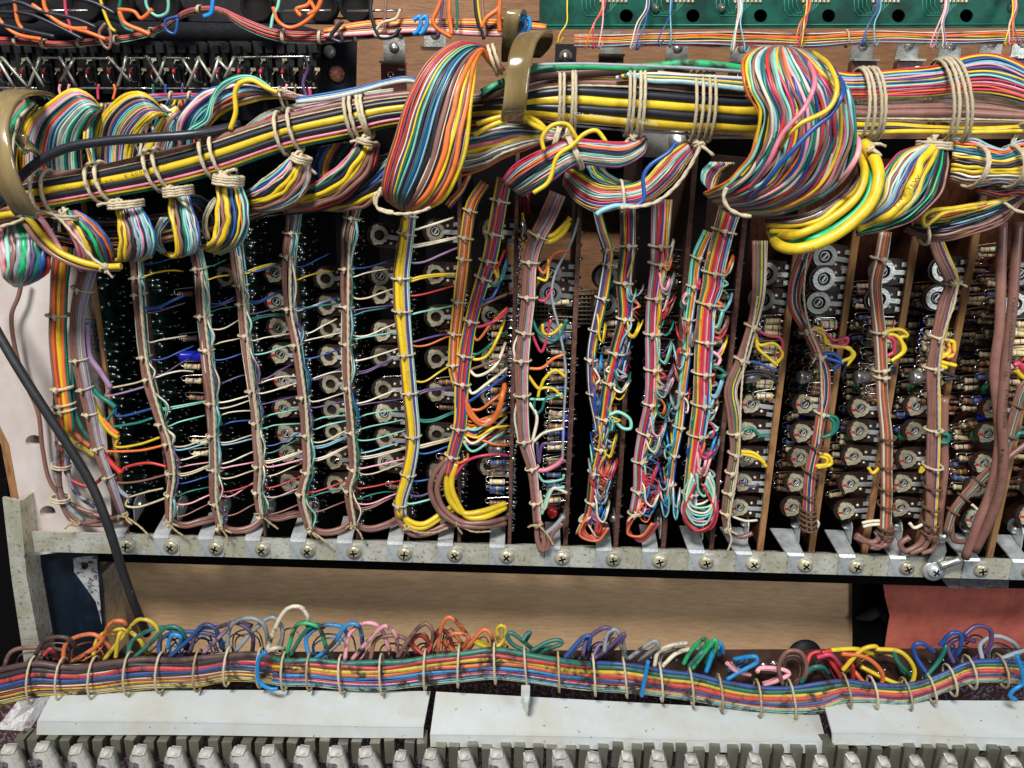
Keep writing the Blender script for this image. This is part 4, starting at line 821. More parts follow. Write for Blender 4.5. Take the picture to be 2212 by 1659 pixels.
# pair of looms left of the centre gap
L9 = [(1048,395,13),(1020,440,14),(1008,500,14),(1003,553,14),(992,646,15),(984,716,14),(980,794,13),(988,833,12)]
t, R = loom('slim orange and yellow loom merging from the left into a rainbow loom', L9, 'y.8 n1 o.8 t.7 o1 r.7 y.8 n.8', tiesy=(455,508,560,646,714,790), seed=79, mm=-10)
L10 = [(1090,385,19),(1081,428,19),(1067,505,18),(1056,560,18),(1042,604,17),(1017,697,15),(1005,763,17),(997,833,17),(992,922,16),(978,977,14),(966,1030,12)]
t, R = loom('rainbow loom leaning left with orange loops, left of the tall bare card', L10, 'y1.6 n.8 b1 r.9 o1.1 v.8 r1 h.9 b1 g.8 y.8', tiesy=(437,504,560,604,697,763,832,926,977), seed=80, tr=.6, mm=-10, jit=.5)
for pts, c, r_ in [([(1005,830),(1008,870),(1035,910),(1065,905),(1085,860),(1090,830)],'o',1.35),([(1003,838),(1012,890),(1045,918),(1075,895),(1086,850),(1092,835)],'o',1.35),
   ([(968,990),(940,1020),(930,1060),(950,1105),(990,1132),(1040,1138),(1092,1130)],'n',1.6),([(975,990),(955,1020),(944,1060),(960,1100),(1000,1128),(1050,1128),(1090,1120)],'n',1.6),
   ([(975,1000),(965,1040),(972,1080),(1000,1108),(1040,1105),(1092,1088)],'y',1.7),([(985,1000),(975,1045),(985,1080),(1010,1116),(1050,1116),(1092,1096)],'y',1.7),
   ([(1010,745),(1020,775),(1050,770),(1075,730),(1090,690)],'y',.8),([(1010,760),(1030,765),(1065,740),(1095,715)],'g',.7),([(1008,790),(1030,812),(1070,790),(1092,740)],'w',.8),([(1010,830),(1020,850),(1050,830),(1095,795)],'w',.8),
   ([(1000,845),(1008,868),(1045,845),(1095,810)],'b',.8),([(1015,640),(1035,650),(1065,640),(1095,560)],'b',.8),([(1050,600),(1068,618),(1085,600),(1095,570)],'g',.7),([(1010,655),(1020,668),(1060,650),(1095,635)],'n',.8),([(1018,700),(1030,735),(1060,700),(1095,665)],'o',.7),
   ([(1018,705),(1040,705),(1075,690),(1098,670)],'h',.8),([(1000,880),(1035,885),(1070,860),(1098,840)],'o',.8),([(1000,925),(1030,928),(1060,905),(1095,880)],'l',.7),([(1000,940),(1020,958),(1055,935),(1095,900)],'w',.7),
   ([(1000,935),(1030,945),(1065,925),(1098,920)],'y',.7),([(998,950),(1020,975),(1055,955),(1090,930)],'m',.7),([(985,985),(990,1000),(1010,990),(1010,978)],'o',.7),([(975,1010),(975,1035),(1010,995),(1060,982),(1098,984)],'h',.8),([(1000,930),(1040,950),(1070,960),(1098,962)],'o',.7),
   ([(1010,800),(1040,790),(1070,778),(1096,770)],'n',.7),([(1048,560),(1070,580),(1090,540)],'r',.8),([(1060,560),(1075,600),(1072,560)],'y',.8)]: strand(t, pts, [-10]+[-11]*(len(pts)-2)+[-2], c, r_)
rr = random.Random(5)
for y in range(905, 960, 6): strand(t, [(1002,y),(1020,y+rr.uniform(0,10)),(1060,y-10+rr.uniform(-8,8)),(1095,y-22+rr.uniform(-12,12))], [-10,-9,-6,0], rr.choice('ohrywmvb'), .6, name='branch_wire')
knot(t, 985, 1130, -11, 16, .6, TWD); twine(t, [(990,1132),(1020,1148),(1060,1148)], -12, .6, m=TWD)
# brown and pink loom in the centre gap
L11 = [(1205,418,22),(1184,467,22),(1157,520,20),(1145,572,18),(1141,646,18),(1134,712,17),(1128,782,17),(1128,856,16),(1134,957,15),(1149,1012,13),(1157,1086,11),(1161,1135,10)]
t, R = loom('brown, grey and pink loom hanging in the centre gap between two bare card edges', L11, 'n1.5 n1.4 n1 a1.6 p1 t.6 w.5 k.6', tiesy=(505,568,646,712,782,856,957,1012,1086), seed=81, tr=.6, mm=-10)
for pts, c, r_ in [([(1172,700),(1175,720),(1195,720),(1215,700)],'y',.8),([(1150,690),(1165,720),(1200,735),(1225,690)],'g',.8),([(1148,720),(1170,760),(1190,690)],'h',.8),([(1140,796),(1170,795),(1195,775),(1220,765)],'o',.8),([(1140,810),(1165,840),(1175,820),(1200,800),(1222,815)],'y',.9),
   ([(1162,858),(1168,840),(1195,840),(1215,860)],'y',.8),([(1155,860),(1155,895),(1170,885),(1180,860),(1215,855)],'g',.8),([(1142,862),(1180,862),(1215,850)],'m',.7),([(1143,870),(1160,900),(1150,960),(1155,1000)],'w',.9),([(1152,955),(1175,935),(1218,925)],'w',.8),
   ([(1160,1016),(1180,1015),(1205,1002),(1216,990)],'p',1.3),([(1160,1020),(1175,1040),(1215,1035),(1218,1025)],'m',.7),([(1165,1060),(1175,1100),(1195,1055),(1225,1065)],'w',.9),([(1165,1068),(1170,1110),(1188,1060),(1220,1052)],'m',.8),([(1160,955),(1165,1000),(1172,960),(1200,960)],'v',.9),
   ([(1250,470),(1235,520),(1200,590),(1192,640),(1210,720),(1222,800),(1218,900),(1215,1000)],'a',.7),([(1165,500),(1190,510),(1215,490),(1232,470)],'y',1.3),([(1160,520),(1188,522),(1215,505),(1230,480)],'y',1.3),([(1155,565),(1175,590),(1195,550),(1230,540)],'o',.8),([(1160,600),(1180,605),(1185,560)],'y',.7),([(1150,640),(1175,650),(1195,620)],'h',.7),
   ([(1125,715),(1110,750),(1118,790)],'w',.7),([(1120,860),(1112,900),(1122,960)],'w',.7),([(1161,1120),(1160,1160),(1168,1190)],'n',1.5),([(1165,1125),(1175,1165),(1172,1192)],'n',1.5),([(1215,1130),(1195,1150),(1180,1190)],'n',1.5),([(1218,1115),(1200,1135),(1170,1160)],'a',1.3)]: strand(t, pts, -10, c, r_)
knot(t, 1163, 1134, -12, 18, .65, TWD, 2); twine(t, [(1165,1136),(1182,1155),(1196,1178)], -13, .65, m=TWD)
def curls(t, pts, ylist, side=1, mm=-11, seed=0, cols='orywmgblhvnsea', rmax=34, r=.46):
    rr = random.Random(seed)
    for y in [q_+d_ for q_ in ylist for d_ in (0, 9)]:
        x = LX(pts, y); c = rr.choice(cols); w = rr.uniform(.45, 1)*rmax*side; h = rr.uniform(10, 34); k = rr.random()
        h += 6
        if k < .35: q = [(x+1*side, y-26), (x+w*.25, y-4), (x+w*.35, y+h*.8), (x+w*.7, y+h*1.1), (x+w, y+h*.4), (x+w*1.1, y-6)]
        elif k < .7: q = [(x+2*side, y-24), (x+w*.3, y+h*.5), (x+w*.65, y+h*.75), (x+w, y-h*.2), (x+w*1.15, y-h*.7)]
        elif k < .85: q = [(x+2*side, y), (x+w*.6, y-8), (x+w*1.05, y+6), (x+w*.85, y+h*.8), (x+w*.4, y+h*.5)]
        else: q = [(x+2*side, y-8), (x+w*.5, y+2), (x+w*.9, y+h*.5), (x+w*.5, y+h*.8), (x+w*.9, y+h*1.3)]
        for z in range(2 if rr.random() < .35 else 1): strand(t, [(a+z*2, b+z*3) for a, b in q], [mm+2]+[mm-rr.uniform(-2, 3)]*(len(q)-2)+[mm+9], c, r*rr.uniform(.85, 1.2), name='branch_wire', n=22, sides=6)
RB = 'n r1.1 o y1 g b1 v a w'
L12 = [(1285,440,12),(1300,500,12),(1314,545,13),(1312,572,13),(1301,642,14),(1285,716,13),(1277,771,12),(1279,848,11),(1289,905,10),(1294,940,8)]
t, R = loom('slim dark and rainbow loom just left of the red rainbow loom', L12, 'k w b v n o y g', tiesy=(545,572,642,716,771,850), seed=82, mm=-8); curls(t, L12, [700,770,800,850,900,930], side=1, seed=1, rmax=22)
L13 = [(1355,440,19),(1355,533,18),(1347,607,18),(1351,681,17),(1332,759,17),(1316,825,15),(1305,899,15),(1297,961,14),(1285,1020,13),(1277,1090,12),(1268,1135,12)]
t, R = loom('red, yellow and blue rainbow loom right of the centre gap, drifting down-left', L13, 'n k g y1 o r1.2 h b v w t.5', tiesy=(533,607,681,760,825,900,962,1020,1088), seed=83, tr=.6, mm=-10, jit=.55)
bows(t, L13, (533,607,681,760,825,900,962,1020), 'rbgylo', 54, amp=10); curls(t, L13, [620,640,700,740,790,800,830,880,900,950,985,1000,1010,1020,1030,1040,1050,1060,1075,1085,1100,1110,1120], seed=2, rmax=40); curls(t, L13, [790,930,960,985,1010], side=-1, seed=3, rmax=22)
strand(t, [(1315,897),(1335,890),(1360,905),(1362,925),(1345,925),(1325,905)], -12, 'm', .9)
for q in range(6): strand(t, [(1290-q*4,1110),(1262-q*2,1140+q*3),(1275+q*3,1158+q*2),(1300+q*3,1140)], -10-q*.5, 'ornrdo'[q], .7)
knot(t, 1264, 1118, -10, 30, .6, tails=3)
L14 = [(1430,430,24),(1425,525,21),(1423,572,20),(1413,650,18),(1410,716,18),(1410,798,17),(1406,872,16),(1394,930,17),(1382,992,15),(1380,1055,14),(1371,1109,13)]
t, R = loom('broad pastel to red rainbow loom, middle one of the three rainbow looms', L14, 'i p m n h1.1 r b1.1 e o y w t.5', tiesy=(525,572,646,716,798,872,932,992,1055,1108), seed=84, tr=.6, mm=-10, jit=.55)
bows(t, L14, (525,572,646,716,798,872,932,992,1055), 'hmoybl', 53, amp=12); curls(t, L14, [540,600,640,660,690,740,790,800,810,830,860,905,925,940,950,965,1000,1015,1030,1042,1055,1065,1080,1095], seed=4, rmax=42)
for q in range(5): strand(t, [(1378+q*3,1085),(1355,1135+q*4),(1385,1170-q*3),(1425-q*4,1130)], -10-q*.5, 'rndho'[q], .7)
knot(t, 1372, 1112, -12, 18, .6)
L15 = [(1530,500,13),(1505,560,14),(1498,615,14),(1488,690,13),(1483,767,12),(1475,833,11),(1466,922,12),(1455,985,11),(1448,1043,11),(1452,1090,10)]
t, R = loom('slim mint, yellow and blue loom close on the left of the widest rainbow loom', L15, 'm m g y o w b', tiesy=(556,612,690,767,850,922,980,1043), seed=85, mm=-9, jit=.5)
curls(t, L15, [640,700,760,800,850,880,930,960,1000,1030,1050,1070], side=-1, seed=6, rmax=26); curls(t, L15, [600,720,860,1060,1080], seed=7, rmax=20)
L16 = [(1580,445,26),(1562,505,24),(1543,583,24),(1539,620,24),(1527,662,22),(1522,732,22),(1518,802,21),(1516,872,21),(1507,938,20),(1498,1000,17),(1491,1066,16),(1488,1110,18)]
t, R = loom('widest rainbow loom, crimson and pink heart between yellow and blue, right of centre', L16, 't.7 n g y1 o1 r1.3 h1.1 p.9 w.5 r h b1 l w', tiesy=(505,583,660,732,802,872,938,1066), seed=86, tr=.65, mm=-11, jit=.5)
curls(t, L16, [560,600,640,680,700,730,760,790,820,850,880,910,950,960,980,1000,1010,1020], seed=8, rmax=46, r=.75)
for q in range(13): 
    c = 'wmmwmwlemehrn'[q]; strand(t, [(1492+q,1020+q*2),(1484-q*.8+rr.uniform(-6,6),1065+q*4),(1500+rr.uniform(-6,6),1092+q*5+rr.uniform(-5,5)),(1532+rr.uniform(-6,6),1086+q*5+rr.uniform(-5,5)),(1546+rr.uniform(-6,4),1050+q*4+rr.uniform(-10,10)),(1532-q,1020+q*3)], -12-rr.uniform(0,4), c, .6, name='branch_wire')
bows(t, L16, (505,583,660,732,802,872,938,1000), 'hlbmyro', 51, amp=14); bows(t, L16, (505,583,660,732,802,872,938,1000), 'mgyob', 52, side=-1, amp=8)
# ---- right hand looms
def side_ties(t, R, pts, ys, mm, m): pass
L17 = [(1640,520,20),(1640,600,18),(1636,650,16),(1623,708,14),(1603,775,15),(1578,840,17),(1586,900,17),(1588,945,14),(1588,973,13),(1580,1020,12),(1568,1109,11),(1572,1150,9)]
t, R = loom('brown loom with cream twine, first of the four brown looms on the right', L17, 'n1.7 n1.4 g.7 y.7 v.7 w.6 t.6', tiesy=(708,775,935,973,1020,1068,1109), seed=87, tr=.65, mm=-12)
for pts, c, r_ in [([(1632,712),(1660,725),(1685,730),(1690,750),(1680,770)],'h',.8),([(1630,722),(1640,745),(1672,742),(1690,765),(1678,785)],'y',.9),([(1632,720),(1636,750),(1650,765),(1678,788)],'y',.9),([(1612,780),(1640,785),(1678,802)],'b',.8),([(1604,805),(1630,802),(1665,808),(1680,830)],'k',.8),([(1606,812),(1640,808),(1676,822)],'k',.8),
   ([(1604,930),(1625,925),(1640,940),(1662,942)],'g',1.0),([(1600,980),(1625,985),(1645,995),(1655,1008)],'y',1.0),([(1600,975),(1630,980),(1652,1000)],'y',1.0),([(1580,1115),(1610,1125),(1636,1124)],'w',.7),([(1580,1150),(1600,1160),(1625,1152)],'n',1.3),([(1598,1040),(1625,1052),(1640,1045)],'v',.7)]: strand(t, pts, -10, c, r_)
twine(t, [(1636,640),(1626,705),(1610,770),(1602,840),(1598,930),(1592,1020),(1578,1105),(1573,1140),(1580,1165),(1572,1190)], -16, .6); knot(t, 1572, 1145, -13, 16, .7)
L18 = [(1750,515,18),(1736,560,18),(1718,611,18),(1716,662,17),(1743,712,15),(1767,763,14),(1782,806,14),(1782,864,14),(1774,895,14),(1763,961,13),(1750,1020,15),(1745,1097,14),(1747,1150,16)]
t, R = loom('wavy brown loom with red, yellow and blue heart, second brown loom on the right', L18, 'n1.6 h.8 y.7 b.8 k.7 t.7 r.7 n1.2', tiesy=(715,766,892), seed=88, tr=.7, mm=-12)
ys = (R['a'][:,1]+R['b'][:,1])/2
for ty in (961,1012,1062,1097,1105,1112,1120,1128,1136,1144):
    k = int(np.argmin(abs(ys-ty))); ring(t, tuple(R['a'][k]), tuple(R['b'][k]), -12, 5, .7, m=TWB, grow=1.1)
for pts, c, r_ in [([(1745,712),(1780,718),(1800,735),(1830,730),(1825,745),(1785,745)],'h',1.0),([(1755,710),(1778,722),(1785,742),(1825,750),(1845,765),(1828,790)],'y',1.0),([(1758,708),(1775,712),(1790,745),(1835,752),(1840,770),(1815,782)],'y',1.0),([(1775,765),(1800,765),(1815,780),(1800,800)],'b',1.1),([(1775,770),(1800,778),(1822,785)],'b',1.1),([(1782,772),(1795,795),(1828,780),(1818,815)],'k',.9),
   ([(1785,895),(1808,905),(1805,930),(1782,945)],'g',1.0),([(1790,900),(1802,915),(1795,938),(1775,945)],'g',1.0),([(1768,980),(1790,985),(1795,1002),(1765,1010)],'y',1.0),([(1768,985),(1785,990),(1785,1003),(1760,1006)],'y',1.0),([(1760,1120),(1768,1130),(1765,1140)],'w',.8)]: strand(t, pts, -13, c, r_)
knot(t, 1745, 708, -15, 14, .6); knot(t, 1768, 768, -15, 14, .6); twine(t, [(1742,560),(1736,640),(1750,715),(1770,768),(1775,850),(1775,895),(1768,960)], -17, .6)
L19 = [(1912,500,16),(1903,553,18),(1890,611,17),(1894,670,16),(1899,716,16),(1904,802,15),(1906,860,15),(1914,938,15),(1914,1008,15),(1914,1093,15),(1912,1150,14)]
t, R = loom('straight brown loom with white and orange wires, third brown loom on the right', L19, 'n1.6 w.8 n1.3 o.9 n1.4 t.7', tiesy=(555,716,802,806), seed=89, tr=.7, mm=-12)
ys = (R['a'][:,1]+R['b'][:,1])/2
for ty in (940,1008,1056,1093,1134,1155):
    k = int(np.argmin(abs(ys-ty))); ring(t, tuple(R['a'][k]), tuple(R['b'][k]), -12, 5, .7, m=TWB, grow=1.1)
for pts, c, r_ in [([(1910,716),(1945,712),(1960,725),(1945,730),(1955,755),(1935,775)],'y',1.0),([(1912,722),(1935,725),(1948,740),(1950,760),(1925,780)],'y',1.0),([(1912,725),(1930,735),(1930,760),(1915,770)],'h',1.1),([(1915,800),(1932,790),(1930,808)],'k',.9),([(1905,1125),(1880,1126),(1862,1130)],'w',.9),([(1905,1132),(1880,1134),(1864,1138)],'w',.9),([(1900,1010),(1885,1022),(1876,1010)],'y',.9),
   ([(1922,1130),(1925,1165),(1900,1180),(1870,1168),(1850,1155)],'n',1.5),([(1905,1150),(1890,1170),(1865,1168),(1848,1160)],'n',1.5),([(1915,1150),(1900,1182),(1880,1182)],'n',1.3)]: strand(t, pts, -12, c, r_)
L20 = [(2015,505,18),(2032,553,20),(2056,611,18),(2045,650,18),(2035,690,18),(2027,728,18),(2015,798,18),(2018,870,17),(2017,926,17),(2015,1004,17),(2012,1090,15),(2008,1150,15)]
t, R = loom('kinked brown loom with cream twine near its top, fourth brown loom at right', L20, 'n1.5 n1.4 n1.4 v.6 t.7 y.7', tiesy=(612,730,798,930), seed=90, tr=.8, mm=-12, dbl=False)
ys = (R['a'][:,1]+R['b'][:,1])/2
for ty in (1006,1052,1090,1130,1155):
    k = int(np.argmin(abs(ys-ty))); ring(t, tuple(R['a'][k]), tuple(R['b'][k]), -12, 5.5, .8, m=TW if ty < 1010 else TWB, grow=1.1)
for pts, c, r_ in [([(2040,735),(2060,740),(2055,770),(2030,765),(2025,785),(2045,795)],'y',1.1),([(2045,735),(2050,760),(2028,778),(2065,790)],'y',1.1),([(2045,745),(2060,765),(2045,775)],'h',1.1),([(2028,800),(2065,815),(2040,820)],'k',1.0),([(2030,935),(2048,940),(2045,955),(2030,955)],'g',1.2),([(2000,1010),(1988,1020),(1992,1008)],'y',1.0),
   ([(1998,1130),(1975,1140),(1965,1130)],'w',.9),([(1998,1150),(1985,1175),(1955,1190),(1945,1175),(1965,1160)],'n',1.6),([(2012,1150),(1995,1182),(1965,1195)],'n',1.6),([(2020,1140),(2015,1185),(1990,1195)],'n',1.4)]: strand(t, pts, -12, c, r_)
knot(t, 2060, 611, -16, 16, .7); twine(t, [(2068,615),(2060,660),(2045,700),(2036,735),(2028,800),(2028,930)], -18, .7)
o = thing('earth_cable', 'single dull brown cable running straight down to the ring terminal', 'cable', P(2027,1170,-10)); strand(o, [(2040,860),(2038,950),(2040,1010),(2032,1080),(2027,1140),(2024,1172)], -9, 'n', 2.4, name='cable_jacket')
o = thing('mains_cable_pair', 'pair of thick brown printed cables crossing down to the rail at the right', 'cable', P(2100,1190,-18))
strand(o, [(2165,480),(2163,553),(2159,708),(2148,800),(2156,900),(2158,960),(2140,1060),(2112,1130),(2085,1205)], [-16,-18,-20,-20,-20,-20,-20,-20,-16], 'n', 2.35, n=44, name='cable_jacket', sides=12)
strand(o, [(2200,480),(2194,553),(2186,670),(2171,800),(2164,900),(2168,980),(2160,1060),(2135,1130),(2105,1190)], [-16,-18,-20,-22,-24,-25,-24,-22,-18], 'n', 2.35, n=44, name='cable_jacket', sides=12)
for tx, a in [('TYPE TEW', (2172,838,2166,925)), ('105 C', (2164,965,2152,1020)), ('18AWG', (2146,1030,2136,1072)), ('TYPE  SHINAGAWA', (2187,640,2176,780)), ('CSA', (2171,790,2169,815))]:
    lettering(o, tx, a[0], a[1], a[2], a[3], -27.0 if tx != 'TYPE  SHINAGAWA' else -24.9, 1.5, black_ink)
t = thing('wire_loom', 'brown laced loom slanting in from the right edge down to the ring terminal', 'wire loom', P(2058,1120,-12), GL)
A, B = axis([(2260,800,14),(2210,841,14),(2190,905,14),(2165,985,13),(2115,1040,13),(2062,1100,12),(2045,1150,11)]); R = ribbon(t, A, B, -13, 'n1.4 n1.4 t.4 g.6 n1.3', layers=2, seed=91)
ties(t, R, (.25,.4,.6,.7,.8,.9), m=TWB, r=.7); strand(t, [(2260,925),(2215,960),(2150,1010),(2090,1070),(2055,1110)], -11, 'n', 1.6); strand(t, [(2100,1090),(2115,1105),(2125,1120)], -12, 'w', .8)
strand(t, [(2240,790),(2215,800),(2200,785),(2190,790)], -13, 'h', 1.4); strand(t, [(2240,820),(2210,815),(2195,800)], -13, 'y', 1.3); strand(t, [(2240,950),(2205,935),(2190,950)], -13, 'g', 1.3)
strand(t, [(2055,1130),(2060,1165),(2085,1170),(2110,1160)], -11, 'n', 1.5)
# a few loose single wires and cords
o = thing('power_cord', 'dusty black power cord slanting across the pale side board and the rail', 'cord', P(240,1160,-25))
strand(o, [(-60,600),(-20,690),(10,745),(60,828),(110,905),(155,975),(200,1052),(235,1140),(262,1225),(290,1305),(318,1370)], [-20,-24,-26,-28,-28,-27,-26,-26,-22,-14,-4], mat('dusty_rubber', (.016,.017,.019), rough=.55, col2=(.028,.028,.03), scale=200, thr=(.5,.7), col3=(.6,.6,.6), scale3=420, thr3=(.735,.75)), 2.35, n=60, name='cord_jacket', sides=12)
o = thing('hookup_wire', 'thin brown wire hanging down over the pale side board', 'wire', P(60,830,2)); strand(o, [(48,600),(40,640),(25,680),(32,750),(52,820),(82,890),(92,970),(108,1040),(140,1080),(190,1105),(230,1110)], 1, 'n', 1.15)
# ================================================================ LOWER HARNESS
LH_ = thing('lower_cable_harness', 'grimy flat rainbow harness laced with twine, lying along the key contacts', 'cable harness', P(1106,1510,-25))
T_ = [(-30,1442),(0,1438),(67,1423),(133,1428),(200,1426),(280,1416),(347,1416),(427,1411),(493,1404),(560,1406),(617,1416),(670,1418),(737,1423),(824,1421),(914,1411),(990,1402),(1065,1396),(1134,1403),(1207,1416),(1277,1421),(1347,1428),(1424,1441),(1495,1449),(1562,1466),(1635,1476),(1705,1476),(1775,1466),(1822,1462),(1885,1470),(1955,1473),(2008,1462),(2052,1443),(2095,1424),(2162,1421),(2212,1426),(2260,1436)]
B_ = [(-30,1532),(0,1527),(67,1514),(133,1509),(200,1504),(280,1494),(347,1489),(427,1486),(493,1473),(560,1476),(617,1483),(670,1484),(737,1491),(824,1494),(914,1483),(990,1476),(1065,1469),(1134,1476),(1207,1486),(1277,1494),(1347,1498),(1424,1506),(1495,1516),(1562,1528),(1635,1539),(1705,1544),(1775,1541),(1822,1520),(1885,1519),(1955,1524),(2008,1509),(2052,1493),(2095,1478),(2162,1476),(2212,1479),(2260,1484)]
R = dict(a=[], b=[])
_rs = random.Random(77)
for x0_, x1_, cols_, sd_ in [(-40, 640, 'd3.6 k3.4 r3.4 b2.8 k1.6 w1 r1.2 y1.4 n1 w1 y1.1 w.9 y.9', 101), (560, 1300, 'g3.8 r3.5 y3.2 o3.1 s2.4 b1.3 r1.3 e1 b1.2 l1 m1.2 w.9', 102), (1215, 2300, 'b3.4 g3.4 y3.8 r4 b3.2 r1.2 w.9 y1 l1.2 m1.2 w.8', 103)]:
    tt_ = [(x, y) for x, y in T_ if x0_ <= x <= x1_]; bb_ = [(x, y) for x, y in B_ if x0_ <= x <= x1_]
    mm_ = [-24]*len(tt_)
    if x0_ > 0: mm_[0] = -17
    if x1_ < 2000: mm_[-1] = -17
    q_ = ribbon(LH_, tt_, bb_, mm_, cols_, layers=2, jit=.4, flat=.5, grimy=True, seed=sd_, n=56, wav=1.3, rscale=1.12)
    k_ = [i for i in range(q_['n']) if (x0_ < 0 or q_['a'][i][0] > x0_+40) and (x1_ > 2200 or q_['a'][i][0] < x1_-40)]
    R['a'] += [q_['a'][i] for i in k_]; R['b'] += [q_['b'][i] for i in k_]
o_ = np.argsort([p[0] for p in R['a']]); R['a'] = np.array(R['a'])[o_]; R['b'] = np.array(R['b'])[o_]; NR = len(o_)-1
TX = [75,137,204,281,346,430,493,565,617,668,738,826,918,990,1066,1135,1206,1281,1349,1424,1494,1555,1637,1708,1825,1884,1955,2008,2050,2095,2163]
for x in TX:
    i = int(np.argmin(abs(R['a'][:, 0]-x))); a = R['a'][i]; b_ = R['b'][i]; dx = x-a[0]
    slp = (R['a'][min(NR,i+2)][1]-R['a'][max(0,i-2)][1])/(R['a'][min(NR,i+2)][0]-R['a'][max(0,i-2)][0]+1e-6)
    ring(LH_, (x-RNG.uniform(-3,3)-1, a[1]+dx*slp-2), (x+RNG.uniform(-1,5), b_[1]+dx*slp+2), -25, 7.6, r=.75, m=TW if RNG.random() < .5 else TWD, grow=1.05)
skyb = mat('blue_cable_tie', (.01,.22,.55), rough=.35)
def bluetie(pts, mm, nm, lab): 
    o = thing(nm, lab, 'tie', P(pts[0][0], pts[0][1], mm)); strand(o, pts, mm, skyb, 1.1, name='tie_strap', sides=8); return o
bluetie([(575,1408),(560,1420),(556,1455),(562,1475),(585,1488),(600,1488)], -34, 'cable_tie', 'bright blue plastic tie hooked round the lower harness, leftmost of the three blue ties')
bluetie([(1400,1428),(1396,1450),(1390,1480),(1386,1504)], -35, 'cable_tie', 'bright blue straight plastic tie across the lower harness, right of centre')
bluetie([(2196,1415),(2205,1440),(2210,1475),(2190,1490),(2182,1502),(2195,1512)], -35, 'cable_tie', 'bright blue plastic tie with a curled tail at the right end of the lower harness')
